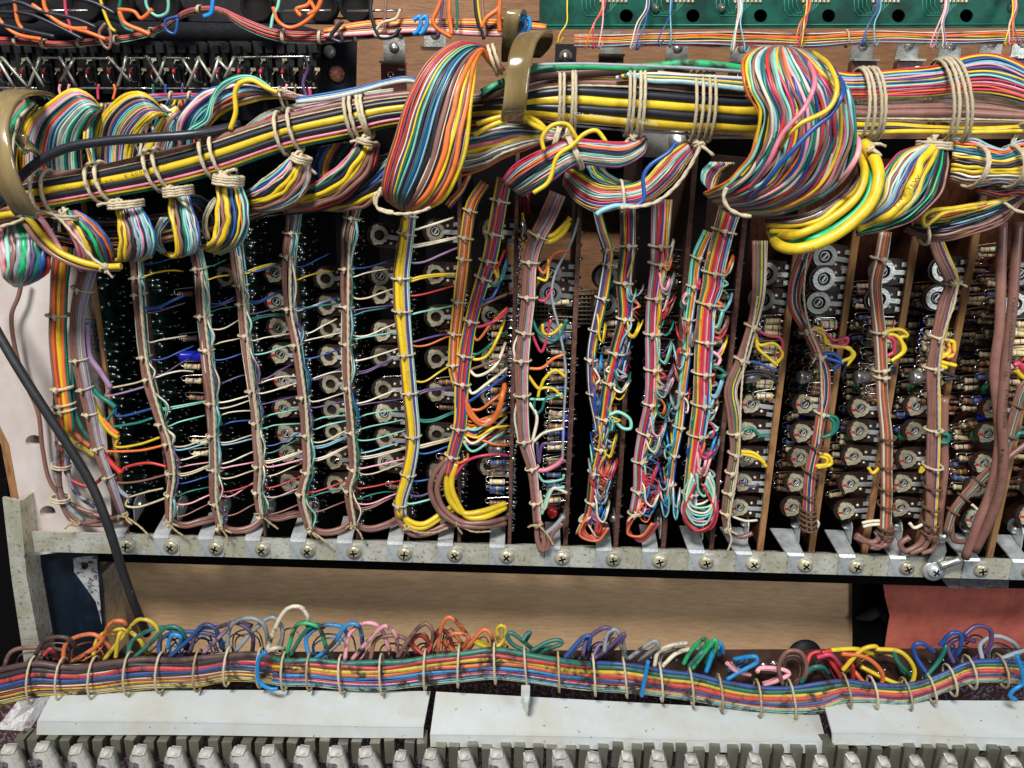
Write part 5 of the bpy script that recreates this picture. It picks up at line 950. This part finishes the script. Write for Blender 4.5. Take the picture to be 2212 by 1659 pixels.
# loops rising from the harness
LO = [('n',[(5,1455),(25,1408),(80,1398),(140,1405)]),('d',[(70,1425),(100,1382),(145,1378),(165,1400)]),('o',[(135,1435),(145,1388),(200,1370),(235,1395),(245,1415)]),('o',[(155,1430),(215,1390),(240,1345),(268,1343),(275,1362)]),
('r',[(95,1415),(110,1402),(130,1425)]),('y',[(200,1420),(215,1375),(265,1358),(300,1380),(320,1415)]),('y',[(225,1425),(270,1370),(300,1338),(330,1345),(345,1370),(345,1410)]),('y',[(250,1420),(258,1370),(270,1362)]),('g',[(275,1415),(290,1380),(350,1355),(385,1370),(402,1402)]),('g',[(290,1420),(330,1385),(360,1355),(390,1360),(410,1405)]),
('b',[(345,1420),(345,1385),(380,1365),(470,1375),(485,1405)]),('b',[(365,1420),(410,1380),(440,1350),(465,1358),(480,1400)]),('s',[(362,1400),(372,1372),(390,1376),(388,1400)]),('v',[(410,1410),(430,1360),(470,1355),(510,1345),(545,1370),(545,1410)]),('i',[(440,1410),(480,1370),(510,1344),(545,1352)]),('a',[(490,1405),(500,1350),(540,1335),(570,1350),(580,1405)]),('a',[(510,1405),(560,1350),(590,1333),(610,1360),(605,1405)]),
('w',[(572,1418),(600,1345),(622,1314),(650,1312),(665,1332),(664,1352)]),('w',[(572,1410),(595,1400),(620,1402)]),('G',[(620,1412),(640,1352),(662,1346),(690,1358),(708,1412)]),('g',[(628,1415),(655,1370),(680,1350),(700,1355)]),('s',[(668,1420),(662,1378),(695,1352),(738,1354),(752,1372)]),('s',[(675,1428),(720,1390),(750,1350),(775,1352),(785,1405)]),
('e',[(745,1425),(755,1370),(790,1346),(820,1355),(842,1405)]),('e',[(760,1425),(800,1380),(832,1352),(855,1372),(858,1412)]),('n',[(800,1425),(812,1382),(850,1373),(880,1383),(902,1412)]),('n',[(858,1420),(890,1372),(918,1347),(935,1365),(930,1405)]),('r',[(925,1420),(898,1400),(890,1382),(908,1372),(930,1390)]),('r',[(918,1425),(938,1380),(950,1360),(968,1370),(980,1405)]),
('o',[(945,1410),(955,1350),(970,1333),(992,1350),(1012,1376)]),('o',[(985,1412),(962,1385),(975,1370),(1005,1370),(1013,1380),(990,1412)]),('o',[(1000,1412),(1035,1368),(1050,1360),(1062,1375),(1066,1400)]),('y',[(1060,1402),(1028,1388),(1027,1382),(1060,1396)]),('y',[(1068,1402),(1086,1385),(1092,1358),(1083,1351),(1074,1360),(1080,1388),(1095,1398)]),
('g',[(1145,1410),(1108,1392),(1095,1372),(1105,1367),(1130,1385),(1150,1402)]),('g',[(1128,1385),(1140,1368),(1145,1367),(1135,1385)]),('g',[(1148,1406),(1185,1386),(1210,1383),(1214,1390),(1195,1398),(1150,1410)]),('b',[(1220,1420),(1258,1378),(1275,1374),(1270,1405)]),('v',[(1258,1418),(1268,1382),(1305,1356),(1322,1362),(1300,1400)]),('a',[(1305,1410),(1312,1370),(1330,1360),(1345,1385),(1352,1422)]),
('v',[(1275,1425),(1300,1412),(1330,1385),(1350,1368),(1345,1380),(1300,1420)]),('v',[(1280,1420),(1295,1393),(1308,1395),(1295,1420)]),('a',[(1355,1425),(1395,1395),(1418,1384),(1420,1395),(1375,1428)]),('w',[(1414,1440),(1422,1408),(1450,1394),(1485,1389)]),('w',[(1430,1440),(1460,1412),(1490,1402)]),('G',[(1476,1435),(1495,1402),(1520,1380),(1528,1386),(1500,1430)]),('G',[(1495,1445),(1525,1405),(1545,1381),(1548,1392),(1530,1440)]),('g',[(1488,1440),(1515,1410),(1535,1392)]),
('s',[(1525,1452),(1548,1390),(1558,1392),(1562,1412)]),('s',[(1570,1468),(1600,1450),(1635,1430),(1632,1418),(1585,1424)]),('e',[(1635,1452),(1642,1443),(1690,1446),(1705,1455),(1680,1470),(1650,1480)]),('e',[(1570,1432),(1590,1450),(1620,1458)]),('n',[(1692,1482),(1682,1440),(1700,1408),(1728,1408),(1742,1435),(1738,1462),(1715,1482)]),('g',[(1730,1475),(1750,1445),(1775,1440),(1790,1455)]),
('r',[(1742,1435),(1752,1413),(1778,1410),(1805,1445),(1825,1478)]),('r',[(1775,1410),(1810,1404),(1840,1435),(1842,1480)]),('h',[(1765,1420),(1795,1415),(1820,1445)]),('y',[(1795,1404),(1850,1402),(1885,1412)]),('y',[(1820,1448),(1860,1405),(1890,1396),(1900,1406)]),('y',[(1892,1402),(1945,1408),(1975,1445),(1965,1480),(1930,1474),(1860,1440)]),('o',[(1818,1412),(1870,1420),(1905,1452),(1903,1482),(1885,1492),(1845,1450)]),
('g',[(1928,1402),(1940,1430),(1968,1460)]),('g',[(2000,1462),(2030,1425),(2043,1394),(2035,1390)]),('b',[(2000,1452),(1978,1418),(1974,1396),(1990,1389),(2020,1410)]),('b',[(2030,1395),(2055,1368),(2075,1370),(2072,1405),(2048,1432)]),('v',[(2060,1432),(2048,1395),(2075,1378),(2105,1385)]),('v',[(2082,1372),(2110,1352),(2140,1362),(2135,1400),(2092,1432)]),('a',[(2122,1425),(2118,1392),(2150,1374),(2185,1385),(2200,1400)]),('a',[(2150,1428),(2190,1412),(2225,1402)])]
rr = random.Random(9)
for c, p_ in LO:
    m_ = [-23]+[-19-rr.uniform(0, 5)]*(len(p_)-2)+[-17]
    strand(LH_, p_, m_, c, 1.22, name='looped_wire', grimy=p_[0][0] < 1500, n=26, sides=9)
    if rr.random() < .75:
        k = rr.uniform(.55, .8); cx_ = (p_[0][0]+p_[-1][0])/2; cy_ = 1425+ (35 if cx_ > 1600 and cx_ < 2000 else 0)
        for z in range(rr.choice([1, 2])): strand(LH_, [(cx_+(a-cx_)*(k-.12*z)+rr.uniform(-3, 3), cy_+(b-cy_)*(k-.12*z)) for a, b in p_], -12, c if c not in 'nd' else 'n', .5, name='thin_wire', grimy=True, n=20, sides=6)
# ================================================================ TERMINAL STRIP, COVERS AND KEYS
strip = thing('terminal_strip', 'dark brown terminal board with solder tags behind the lower harness', 'terminal strip', P(1106,1450,-4))
b = MB(); b.prism([P(60,1412,-3),P(2400,1400,-3),P(2400,1470,-8),P(60,1480,-8)], (0,.002,-.001)); b.build('strip_board', phen, strip)
b = MB(); rr = random.Random(4)
for x in range(90, 2230, 14):
    if rr.random() < .5: c = P(x, 1424+(28 if 1500 < x < 2000 else 0)+rr.uniform(-6, 6), -5.5); b.lathe(c, (0,-1,.6), [(-.0005,.0012),(.0006,.0011),(.0013,.0006),(.0015,0)], 8)
tag(b.build('solder_tags', solder, strip), kind='stuff')
b = MB()
for x, y in [(1671,1440),(1692,1442),(1649,1444)]: b.lathe(P(x, y-8, -8), (0,-1,.5), [(0,.0018),(.001,.0018),(.0015,.0008),(.0016,0)], 12)
b.build('rivet_heads', steel, strip)
def cover(label, TL, TR, FL, FR, BL, BR, mt=-22, mf=-46):
    o = thing('cover_strip', label, 'cover', P(*FL, mf), 'milky plastic cover strips')
    t = .0011; b = MB(); n = 24
    rows = []
    for i in range(n+1):
        f = i/n; L = lambda p, q: (p[0]+(q[0]-p[0])*f, p[1]+(q[1]-p[1])*f)
        a = P(*L(TL, TR), mt); c = P(*L(FL, FR), mf); d = P(*L(BL, BR), mf-1)
        sag = math.sin(f*math.pi*2.3+TL[0])*.0004
        c = c+np.array([0, 0, sag]); d = d+np.array([0, 0, sag]); e = c*.93+a*.07; g_ = c*.9+d*.1; 
        rows.append([a, e, c+np.array([0,-.0001,.0001]), g_, d])
    V = []; 
    for r_ in rows:
        V += r_; V += [p+np.array([0, t*.6, -t]) if k < 2 else p+np.array([0, t*1.2, -t*.3]) for k, p in enumerate(r_)]
    F = []
    for i in range(n):
        for k in range(4):
            a0 = i*10+k; F.append([a0, a0+1, a0+11, a0+10]); F.append([a0+5, a0+15, a0+16, a0+6])
        F.append([i*10+4, i*10+9, i*10+19, i*10+14]); F.append([i*10, i*10+10, i*10+15, i*10+5])
    for i in (0, n): F.append([i*10+k for k in range(5)]+[i*10+5+k for k in range(4, -1, -1)])
    b.add(np.array(V), F, 0, False); b.build('cover_sheet', milky, o); return o
cover('milky white plastic cover strip at the lower left', (118,1488),(930,1493),(80,1556),(915,1570),(78,1586),(914,1594))
cover('milky white plastic cover strip in the middle, the longest one, with brown specks', (942,1494),(1768,1539),(929,1586),(1785,1603),(930,1613),(1783,1628))
cover('milky white plastic cover strip at the lower right, with a clipped corner', (1778,1512),(2300,1514),(1798,1583),(2300,1596),(1798,1609),(2300,1626))
o = thing('cable_clip', 'small translucent white plastic clip holding the harness above the middle cover strip', 'clip', P(1136,1520,-34)); b = MB(); b.box(P(1135,1500,-34), (.0048,.004,.009)); b.box(P(1137,1522,-38), (.0022,.004,.006)); b.build('clip_body', milky, o)
o = thing('corner_plate', 'scuffed aluminium corner plate with a reddish stain at the lower left', 'plate', P(60,1560,-34)); b = MB()
b.prism([P(-10,1575,-40),P(62,1580,-40),P(118,1496,-26),P(40,1512,-26)], (0,.0008,-.0012)); b.build('plate_sheet', mat('stained_aluminium', (.5,.5,.5), rough=.45, metal=.5, col2=(.3,.3,.31), scale=120, thr=(.4,.6), col3=(.28,.09,.10), scale3=200, thr3=(.55,.66), bump=.3, bscale=600), o)
# grey metal key levers with ivory tails
b = MB(); w2, h2, d2 = .0027, .0070, .010
b.prism([(-w2,0,-h2),(w2,0,-h2),(w2,0,h2),(-w2,0,h2)], (0,d2,0)); lever = b.mesh('lever_block', [mat('key_lever_metal', (.22,.22,.175), rough=.42, metal=.55, col2=(.2,.2,.16), scale=200, thr=(.4,.7), var=.15)])
b = MB(); b.lathe((0,.006,h2), (0,0,1), [(-.0002,.0009),(.00015,.0009),(.0002,0)], 8); lpin = b.mesh('lever_pin', [blackm])
def tail_mesh():
    b = MB(); V = []; prof = [(-.0030,.0028,.0010,.0065),(-.0038,.0036,-.0010,.0070),(-.0042,.0046,-.0050,.0072),(-.0034,.0064,-.0110,.0080),(-.0036,.0074,-.0200,.0090)]
    F = []
    for x0, x1, z, d in prof: V += [(x0, -d*.5, z), (x1, -d*.42, z-.0006), (x1+.0006, d*.6, z+.0006), (x0, d*.6, z+.0012)]
    for i in range(4):
        for q in range(4): F.append([i*4+q, (i+1)*4+q, (i+1)*4+(q+1) % 4, i*4+(q+1) % 4])
    F.append([0,1,2,3]); b.add(V, F, 0, False)
    me = b.mesh('tail_body', [tailw])
    import bmesh
    bm = bmesh.new(); bm.from_mesh(me); bmesh.ops.bevel(bm, geom=bm.edges[:]+bm.verts[:], offset=.0011, segments=3, affect='EDGES'); bmesh.ops.recalc_face_normals(bm, faces=bm.faces[:])
    for f in bm.faces: f.smooth = True
    bm.to_mesh(me); bm.free(); return me
tail = tail_mesh()
b = MB(); b.prism([(-.0036,-.0044,-.0030),(.0008,-.0042,-.0040),(.0004,-.0047,-.0100),(-.0012,-.0049,-.0070),(-.0036,-.0047,-.0130)], (0,-.0004,0)); facet = b.mesh('metal_facet', [mat('torn_foil', (.5,.5,.5), rough=.3, metal=.8, col2=(.08,.08,.09), scale=500, thr=(.45,.6), bump=.6, bscale=900)])
lx = []
x = 42
while x < 2225: lx += [x, x+29]; x += 70
n_l = 0
for k, x in enumerate(lx):
    y = 1606+ (x/2212)*22+(6 if 930 < x < 1790 else 0); w = P(x, y+14, -50)
    o = thing('key_lever', f'{nth(k+1)} grey metal key lever block from the left, below the milky covers', 'lever', w, 'grey key levers in a row')
    child('lever_block', lever, o, (RNG.uniform(-.0004,.0004),0,RNG.uniform(-.0012,.0012)), (RNG.uniform(-.08,.08),RNG.uniform(-.04,.04),RNG.uniform(-.12,.12))); child('lever_pin', lpin, o)
for k in range(33):
    x = 22+k*70+RNG.uniform(-4, 4); y = 1622+(x/2212)*26+RNG.uniform(-6, 7)-(9 if 22 < x < 200 else 0); w = P(x, y, -60)
    if x > 2240: break
    o = thing('key_tail', f'{nth(k+1)} ivory key tail from the left, with a torn metal facet', 'key', w, 'ivory key tails along the bottom edge')
    o.rotation_euler = (0, RNG.uniform(-.12,.12), RNG.uniform(-.18,.18)); o.scale = (RNG.uniform(.86,1.08), 1, RNG.uniform(.9,1.1)); child('tail_body', tail, o); child('metal_facet', facet, o)
# ================================================================ UPPER CABINET: SWITCH BANK, TAGS, PCB, HOOKS
ub = thing('chassis_plate', 'black painted chassis plate in the upper left with a silver and a rusty screw', 'plate', P(720,190,60))
b = MB(); b.prism([P(x, y, 62) for x, y in [(-300,-200),(575,-200),(590,40),(770,85),(768,200),(765,260),(-300,260)]], (0,.002,0)); b.build('painted_sheet', blackpaint, ub)
s = MB().lathe(P(712,112,61), (0,-1,.1), [(0,.0034),(.001,.0034),(.0022,.002),(.0025,0)], 18).build('screw', zincb, ub); s = MB().lathe(P(727,160,61), (0,-1,0), [(0,.0045),(.0006,.0042),(.0016,.0030),(.0018,0)], 14).build('rusty_screw', mat('rust', (.16,.05,.03), rough=.9, col2=(.3,.14,.09), scale=700), ub)
s['label'] = 'rusty screw with a worn ring'
bank = thing('switch_bank', 'row of black switch blocks bridged by bright tinned bars and slanting bare wires', 'switch bank', P(340,190,52))
for k in range(15):
    x = -10+k*47; b = MB(); c = P(x+22, 148, 50); b.box(c, (.0098, .012, .026)); b.box(P(x+10, 108, 44), (.0035,.008,.004)); b.box(P(x+32, 104, 44), (.004,.008,.005)); b.box(P(x+22, 168, 44), (.003,.006,.012)); b.build('switch_block', blackm, bank)
    b = MB()
    for dx, dy in ((14,128),(14,146),(24,182),(40,150)): b.box(P(x+dx+RNG.uniform(-3,3), dy, 43), (.0026,.001,.0016)); b.tube([P(x+dx, dy+2, 43), P(x+dx-6, dy+12, 41)], .0003, 5)
    b.build('contact_lug', brassy, bank)
    b = MB(); b.tube(spline([P(x+16,146,40),P(x+8,152,38),P(x+8,166,37),P(x+18,178,39),P(x+24,176,41)], 12), .0004, 6); b.build('jumper_lead', steel, bank)
    if k % 1 == 0: MB().tube([P(x+9,150,37.5), P(x+9,159,37)], .0009, 8).build('glass_diode', bands['r'], bank)
def bar(pts, mm, r=.0006, nm='bus_wire'): MB().tube(spline([P(x, y, mm) for x, y in pts], max(6, len(pts)*4)), r, 7).build(nm, steel, bank)
for a, c in [((85,125),(130,125)),((158,126),(240,126)),((270,126),(325,125)),((355,125),(410,126)),((505,124),(672,122))]: bar([a, c], 38)
bar([(-10,190),(80,190)], 38); bar([(150,190),(330,191)], 38); bar([(330,191),(520,192)], 39); bar([(560,190),(685,190)], 38)
gcol = mat('dull_tinned_wire', (.5,.47,.40), rough=.4, metal=.7)
for a, c in [((-5,128),(32,190)),((6,126),(60,188)),((60,128),(96,188)),((85,128),(62,188)),((130,126),(165,186)),((160,128),(130,176)),((236,126),(282,176)),((272,126),(254,190)),((318,124),(356,188)),((356,126),(338,180)),((395,128),(424,176)),((430,126),(404,190)),((430,126),(462,176)),((472,126),(456,180)),((470,128),(500,160)),((505,126),(485,170))]:
    MB().tube(spline([P(a[0]-3,a[1]+2,39),P(a[0],a[1],35),P((a[0]+c[0])/2,(a[1]+c[1])/2,33),P(c[0],c[1],35)], 10), .0008, 8).build('slanting_link', gcol, bank)
rr = random.Random(8)
for x, c in [(130,'e'),(150,'e'),(214,'h'),(246,'o'),(330,'g'),(358,'b'),(395,'v'),(620,'e'),(640,'n')]: strand(bank, [(x,182),(x+rr.uniform(-3,3),195),(x+rr.uniform(-4,6),215)], 34, c, .7, name='lead_wire')
strand(bank, [(660,125),(664,150),(655,180),(664,215)], 34, 'v', .9, name='lead_wire'); strand(bank, [(668,190),(670,205),(662,218)], 34, 'h', 1, name='lead_wire')
# dark switch cans at the very top
tb = thing('relay_row', 'row of black cylindrical relays with orange and black wires at the upper left', 'relays', P(380,40,30))
relaym = mat('dull_black', (.007,.006,.006), rough=.8, spec=.15)
for x in (60,190,262,360,560,700,770):
    b = MB(); c = P(x, 14, 30); b.lathe(c, (0,-1,0), [(0,.008),(.005,.008),(.005,.0066),(.003,.0064),(.003,0)], 22); b.build('relay_body', relaym, tb)
b = MB(); b.box(P(300, 8, 38), (.20, .004, .016)); b.build('mounting_bar', blackm, tb)
for x0, x1 in [(20,190),(600,715),(750,870)]: MB().tube([P(x0, 24, 18), P(x1, 22, 18)], .0006, 6).build('bus_wire', steel, tb)
for pts, c, r_ in [([(95,-20),(97,15),(115,40),(150,60),(190,62)],'o',1.05),([(70,10),(100,30),(140,55),(190,70),(230,85)],'o',1.0),([(30,-20),(34,20),(40,50),(55,70)],'o',1),([(-10,30),(10,55),(40,75),(90,85)],'o',1),([(255,20),(290,25),(305,40),(330,20)],'o',1.0),([(258,25),(270,50),(310,68),(325,75)],'o',1.2),
   ([(590,15),(600,45),(625,60),(655,50),(680,25),(672,5)],'o',1.0),([(680,-20),(665,10),(640,20),(650,35)],'o',1.0),([(700,-20),(685,20),(665,32)],'o',1.2),([(-10,10),(40,5),(90,25),(160,40),(210,60)],'k',1.2),([(-10,50),(50,65),(120,80)],'k',1.3),([(130,-10),(200,5),(250,30)],'k',1.2),([(-10,25),(60,30),(110,50),(180,85)],'k',1.0),
   ([(140,-20),(142,20),(150,50),(155,75)],'h',.8),([(212,-20),(225,25),(240,60),(250,68)],'y',.8),([(262,-10),(258,30),(270,60),(290,68)],'g',.9),([(228,50),(215,70),(222,95),(235,105),(240,80),(236,60)],'n',.8),([(315,-20),(318,15),(340,35),(362,25),(362,-20)],'m',.8),([(385,35),(358,45),(360,65),(378,72),(384,40)],'b',.8),
   ([(605,-20),(600,15),(590,35),(585,62)],'m',.8),([(735,70),(738,90),(715,80),(740,45)],'k',1.0),([(807,-20),(800,20),(810,60),(820,80),(850,78),(865,60)],'k',1),([(865,20),(855,40),(825,50),(810,75),(850,80)],'c',.8),([(835,-20),(832,30),(828,60)],'n',.7)]: strand(tb, pts, 14, c, r_)
MB().box(P(1000,10,70), (.30,.01,.016)).build('wood_rail', plywood, tb)['label'] = 'light plywood batten behind the relays'
# upper thin harnesses
t = thing('thin_cable_harness', 'thin laced harness of red, brown and orange wires under the relays', 'cable harness', P(500,70,24))
A = [(-20,78),(60,82),(120,88),(200,82),(290,72),(350,52),(400,20),(440,12),(475,14),(530,38),(600,62),(700,66),(800,58),(900,52),(980,46),(1060,46),(1175,60)]; B = [(x, y+(17 if x < 500 else 28)) for x, y in A]
R = ribbon(t, A, B, 22, 'h n r o k n r d r m', layers=2, jit=.7, seed=111, n=64); 
for x in (33,102,172,257,328,440,619,701,770,858,1062): 
    i = int(np.argmin(abs(R['a'][:,0]-x))); ring(t, tuple(R['a'][i]), tuple(R['b'][i]), 22, 3.2, .55, rounds=2, sp=3, m=TW)
for i, c in enumerate('oyrkowp'): strand(t, [(700,66+i*2),(780,50+i*4),(860,45+i*4),(940,44+i*4),(1020,44+i*5),(1100,46+i*5),(1180,56+i*3)], 18, c, .9)
for x, y in ((445,8),(905,40),(918,40),(1130,42),(1140,44)):
    pts = [(x-12,y+4),(x+2,y-4),(x+4,y+12),(x-2,y+26),(x-12,y+34)]
    if x < 500: pts = [(x+15,y-30),(x+14,y+5),(x+10,y+22),(x-5,y+28)]
    strand(t, pts, 10, skyb, 1.1, name='blue_tie')
for pts, c, r_ in [([(960,-20),(945,20),(935,45),(945,62),(975,80)],'o',1.1),([(972,-20),(970,30),(974,60),(975,75)],'o',1.1),([(958,-20),(952,40),(945,80)],'v',.7),([(985,-20),(988,40),(985,65)],'g',.7),([(1025,-20),(1030,40),(1042,70),(1045,85)],'k',.9),([(1040,-20),(1045,50),(1048,80)],'n',.8),([(1075,-20),(1078,15),(1050,40),(1040,60)],'o',1.1),([(1080,-20),(1078,40),(1080,70)],'o',1.2),([(1030,-20),(1035,30),(1045,75)],'y',.6)]: strand(t, pts, 12, c, r_)
t = thing('thin_cable_harness', 'thin harness of cream, orange, yellow and black wires under the green circuit board', 'cable harness', P(1700,80,24))
A = [(1240,72),(1320,72),(1420,68),(1600,66),(1750,68),(1900,64),(2050,66),(2260,60)]; B = [(x, y+32+(6 if 1500 < x < 1900 else 0)) for x, y in A]
R = ribbon(t, A, B, 26, 'n w k o1.6 o1.2 y1.6 k w r n l h w', layers=2, jit=.8, seed=112, n=60, wav=1.6)
for x in (1441,1830): i = int(np.argmin(abs(R['a'][:,0]-x))); ring(t, tuple(R['a'][i]), tuple(R['b'][i]), 26, 3.5, .5)
# green circuit board
gb = thing('green_circuit_board', 'green circuit board with large round holes along the top right edge', 'circuit board', P(1700,60,30))
holed([(1165,-60),(2500,-60),(2500,58),(1800,60),(1165,63)], [(x, 34, 14.5, .98) for x in (1353,1497,1643,1790,1941,2088)], 30, 1.6, 'board_panel', greenpcb, gb)
b = MB()
for hx in (1353,1497,1643,1790,1941,2088):
    for k in range(4):
        q = [(hx-96+k*9,-10),(hx-96+k*9,22-k*4),(hx-86+k*8,34-k*3),(hx-46+k*4,34-k*4),(hx-34+k*4,22-k*4),(hx-34+k*4,-10)]
        b.tube([P(x, y, 29.9) for x, y in q], .00028, 4)
b.tube([P(1170,55,29.9),P(2300,52,29.9)], .0005, 4)
b.build('copper_trace', greentr, gb)
b = MB()
for hx in (1353,1497,1643,1790,1941,2088):
    for k in range(7): b.lathe(P(hx-55+k*9, 3, 29.8), (0,-1,0), [(0,.0009),(.0008,.0006),(.001,0)], 7)
tag(b.build('solder_pads', brassy, gb), kind='stuff')
for x in (1416,1448+110,1595,1742,1893,2040,2188): MB().lathe(P(x, 17, 29.5), (0,-1,0), [(0,.0022),(.001,.0019),(.0025,.0008),(.0028,0)], 10).build('solder_blob', steel, gb)
rr = random.Random(12)
for x, cs, y2 in [(1225,'y',95),(1300,'oeh',105),(1395,'wbi',108),(1448,'lb',100),(1595,'emwl',115),(1742,'yhon',105),(1893,'bvgl',100),(2040,'ewia',105),(2188,'yoen',98)]:
    for j, c in enumerate(cs):
        d = rr.uniform(-22, 12); strand(gb, [(x+j*2+rr.uniform(-4,4),-30),(x+j*3,18),(x+d*.6+rr.uniform(-8,8),50),(x+d-10+j*4,y2-18+rr.uniform(-4,4)),(x+d-14+j*6,y2),(x+d-2+j*5,y2-14)], [24,20,16,15,16,20], c, .36, name='lead_wire', n=24)
structure(plate([(1172,-60),(2500,-60),(2500,52),(1172,56)], 42, 2), 'added_dark_backing', darkm)  # dark plate added behind the green board so its holes look black
# brown tag strips with white clamps, on the plywood
TG = [(852,150,1),(940,120,0),(1320,135,1),(1462,150,1),(1602,150,1),(1862,145,1),(1960,145,1),(2052,145,1),(2140,140,0),(2210,140,1)]
words = ['wider gap under the thin harness at the left','bare metal clip left of the upright coil','beside the round-headed screw','under the green board, second','just left of the bulging coil','first right of the bulging coil','second right of the bulging coil','third right of the bulging coil','fourth right of the bulging coil','at the right edge']
for (x, y, blk), wd in zip(TG, words):
    o = thing('tag_holder', f'zinc clip on the plywood, {wd}', 'clip', P(x, y, 120), 'zinc clips on the plywood')
    c = P(x, y-40, 112); b = MB(); b.box(c, (.013,.0012,.014)); b.box(c+np.array([0,-.005,-.007]), (.015,.011,.0012)); b.build('clip_plate', zinc, o)
    MB().lathe(c+np.array([0,-.0006,.002]), (0,-1,0), [(0,.003),(.001,.003),(.0018,.0015),(.002,0)], 14).build('screw', zinc, o)
    if blk:
        b = MB(); b.box(c+np.array([0,-.004,-.018]), (.0145,.006,.020)); b.build('tag_block', mat('tag_brown', (.10,.025,.015), rough=.4) if x < 860 else bpy.data.materials['tag_brown'], o)
        b = MB(); e = c+np.array([-.0015,-.0076,-.014]); ph = np.linspace(0, 2*math.pi, 16, endpoint=False); b.tube(e+np.column_stack([np.cos(ph)*.0016, 0*ph, np.sin(ph)*.0016]), .0006, 6, closed=True); b.build('eyelet', steel, o)
        b = MB(); b.box(c+np.array([.005,-.0076,-.011]), (.004,.001,.0012)); b.box(c+np.array([-.005,-.0076,-.024]), (.002,.001,.003)); b.build('solder_tag', steel, o)
o = thing('round_head_screw', 'shiny round-headed screw on a dark patch right of the middle hook', 'screw', P(1222,122,118)); MB().box(P(1222,118,120), (.013,.001,.012)).build('backing_patch', blackpaint, o); MB().lathe(P(1222,122,119), (0,-1,0), [(0,.0042),(.002,.0036),(.0036,.0015),(.0038,0)], 18).build('screw_head', steel, o)
# dark block under the right half of the harness and the connector behind the centre gap
o = thing('steel_bracket', 'dull steel bracket with rounded tongues showing under the harness, behind the hammock of wires', 'bracket', P(1440,320,-10)); b = MB(); b.box(P(1430,312,-8), (.030,.002,.012)); b.lathe(P(1470,300,-9), (0,-1,0), [(0,.006),(.0015,.006),(.0015,0)], 18); b.build('bracket_plate', zinc, o)
o = thing('red_connector', 'small dark red ribbed connector with a glinting wire below it, in the centre gap', 'connector', P(1131,470,10)); b = MB(); 
for k in range(3): b.cyl(P(1122+k*9,412,10), P(1124+k*8,462,10), .0014, 8)
b.build('ribbed_body', mat('ruby_plastic', (.22,.015,.02), rough=.3), o); strand(o, [(1128,460),(1132,485),(1128,505),(1138,530)], 8, 'y', .8); MB().tube(spline([P(1124,480,6),P(1132,492,4),P(1126,505,6),P(1134,515,8)], 8), .002, 8).build('glinting_joint', steel, o)
# metal grille behind the centre gap
o = thing('wire_grille', 'coarse woven wire grille seen deep behind the centre gap', 'grille', P(1260,660,95)); b = MB()
for x in range(1150, 1440, 9): b.tube([P(x, 625, 100), P(x, 700, 100)], .0006, 4)
for y in range(627, 702, 9): b.tube([P(1148, y, 99), P(1440, y, 99)], .0006, 4)
b.build('woven_mesh', mat('grille_metal', (.3,.24,.16), rough=.6, metal=.4), o)
# hooks
def band(parent, name, pts, mms, w, m, th=.0016, axisv=None):
    """curved flat strap following picture points; w: width in mm, measured across axisv"""
    q = spline([(p[0], p[1], k) for p, k in zip(pts, mms)], 36); w3 = np.array([P(*a) for a in q]); T = np.gradient(w3, axis=0); T /= np.linalg.norm(T, axis=1)[:, None]
    V = []; F = []
    for i in range(len(w3)):
        X = np.array(axisv, float); X = X-T[i]*X.dot(T[i]); X /= np.linalg.norm(X); Nn = np.cross(T[i], X)
        h = w*.0005; e = th/2
        for a, c in ((-1,-1),(-.8,-1.5),(.8,-1.5),(1,-1),(1,1),(.8,1.5),(-.8,1.5),(-1,1)): V.append(w3[i]+X*h*a+Nn*e*c*.66)
    n = len(w3)
    for i in range(n-1):
        for k in range(8): F.append([i*8+k, i*8+(k+1) % 8, (i+1)*8+(k+1) % 8, (i+1)*8+k])
    F += [list(range(8))[::-1], [(n-1)*8+k for k in range(8)]]
    b = MB(); b.add(V, F, 0, True); return b.build(name, m, parent)
h = thing('cable_hook', 'curved amber plastic hook holding the harness in the middle', 'hook', P(1150,60,30))
band(h, 'hook_band', [(1150,120),(1172,92),(1170,72),(1146,76),(1128,110),(1118,170),(1112,225),(1104,262)], [10,-8,-30,-48,-60,-64,-64,-56], 9.5, hookm, .0022, (1,0,.1))
band(h, 'hook_tongue', [(1098,130),(1099,95),(1104,50),(1112,24),(1122,28),(1122,70)], [20,8,0,0,8,20], 7, hookm, .002, (1,0,.05))
h = thing('cable_hook', 'large curved amber plastic hook at the left edge of the picture', 'hook', P(20,330,0))
band(h, 'hook_band', [(108,214),(80,200),(40,200),(8,222),(-10,275),(-2,330),(14,385),(36,430),(58,466)], [-16,-34,-50,-62,-70,-74,-74,-70,-64], 10.5, hookm, .0022, (1,0,-.1))
band(h, 'hook_tongue', [(110,365),(90,340),(66,315),(50,308),(46,318)], [-18,-40,-58,-60,-52], 7, hookm, .002, (.5,0,-.8))
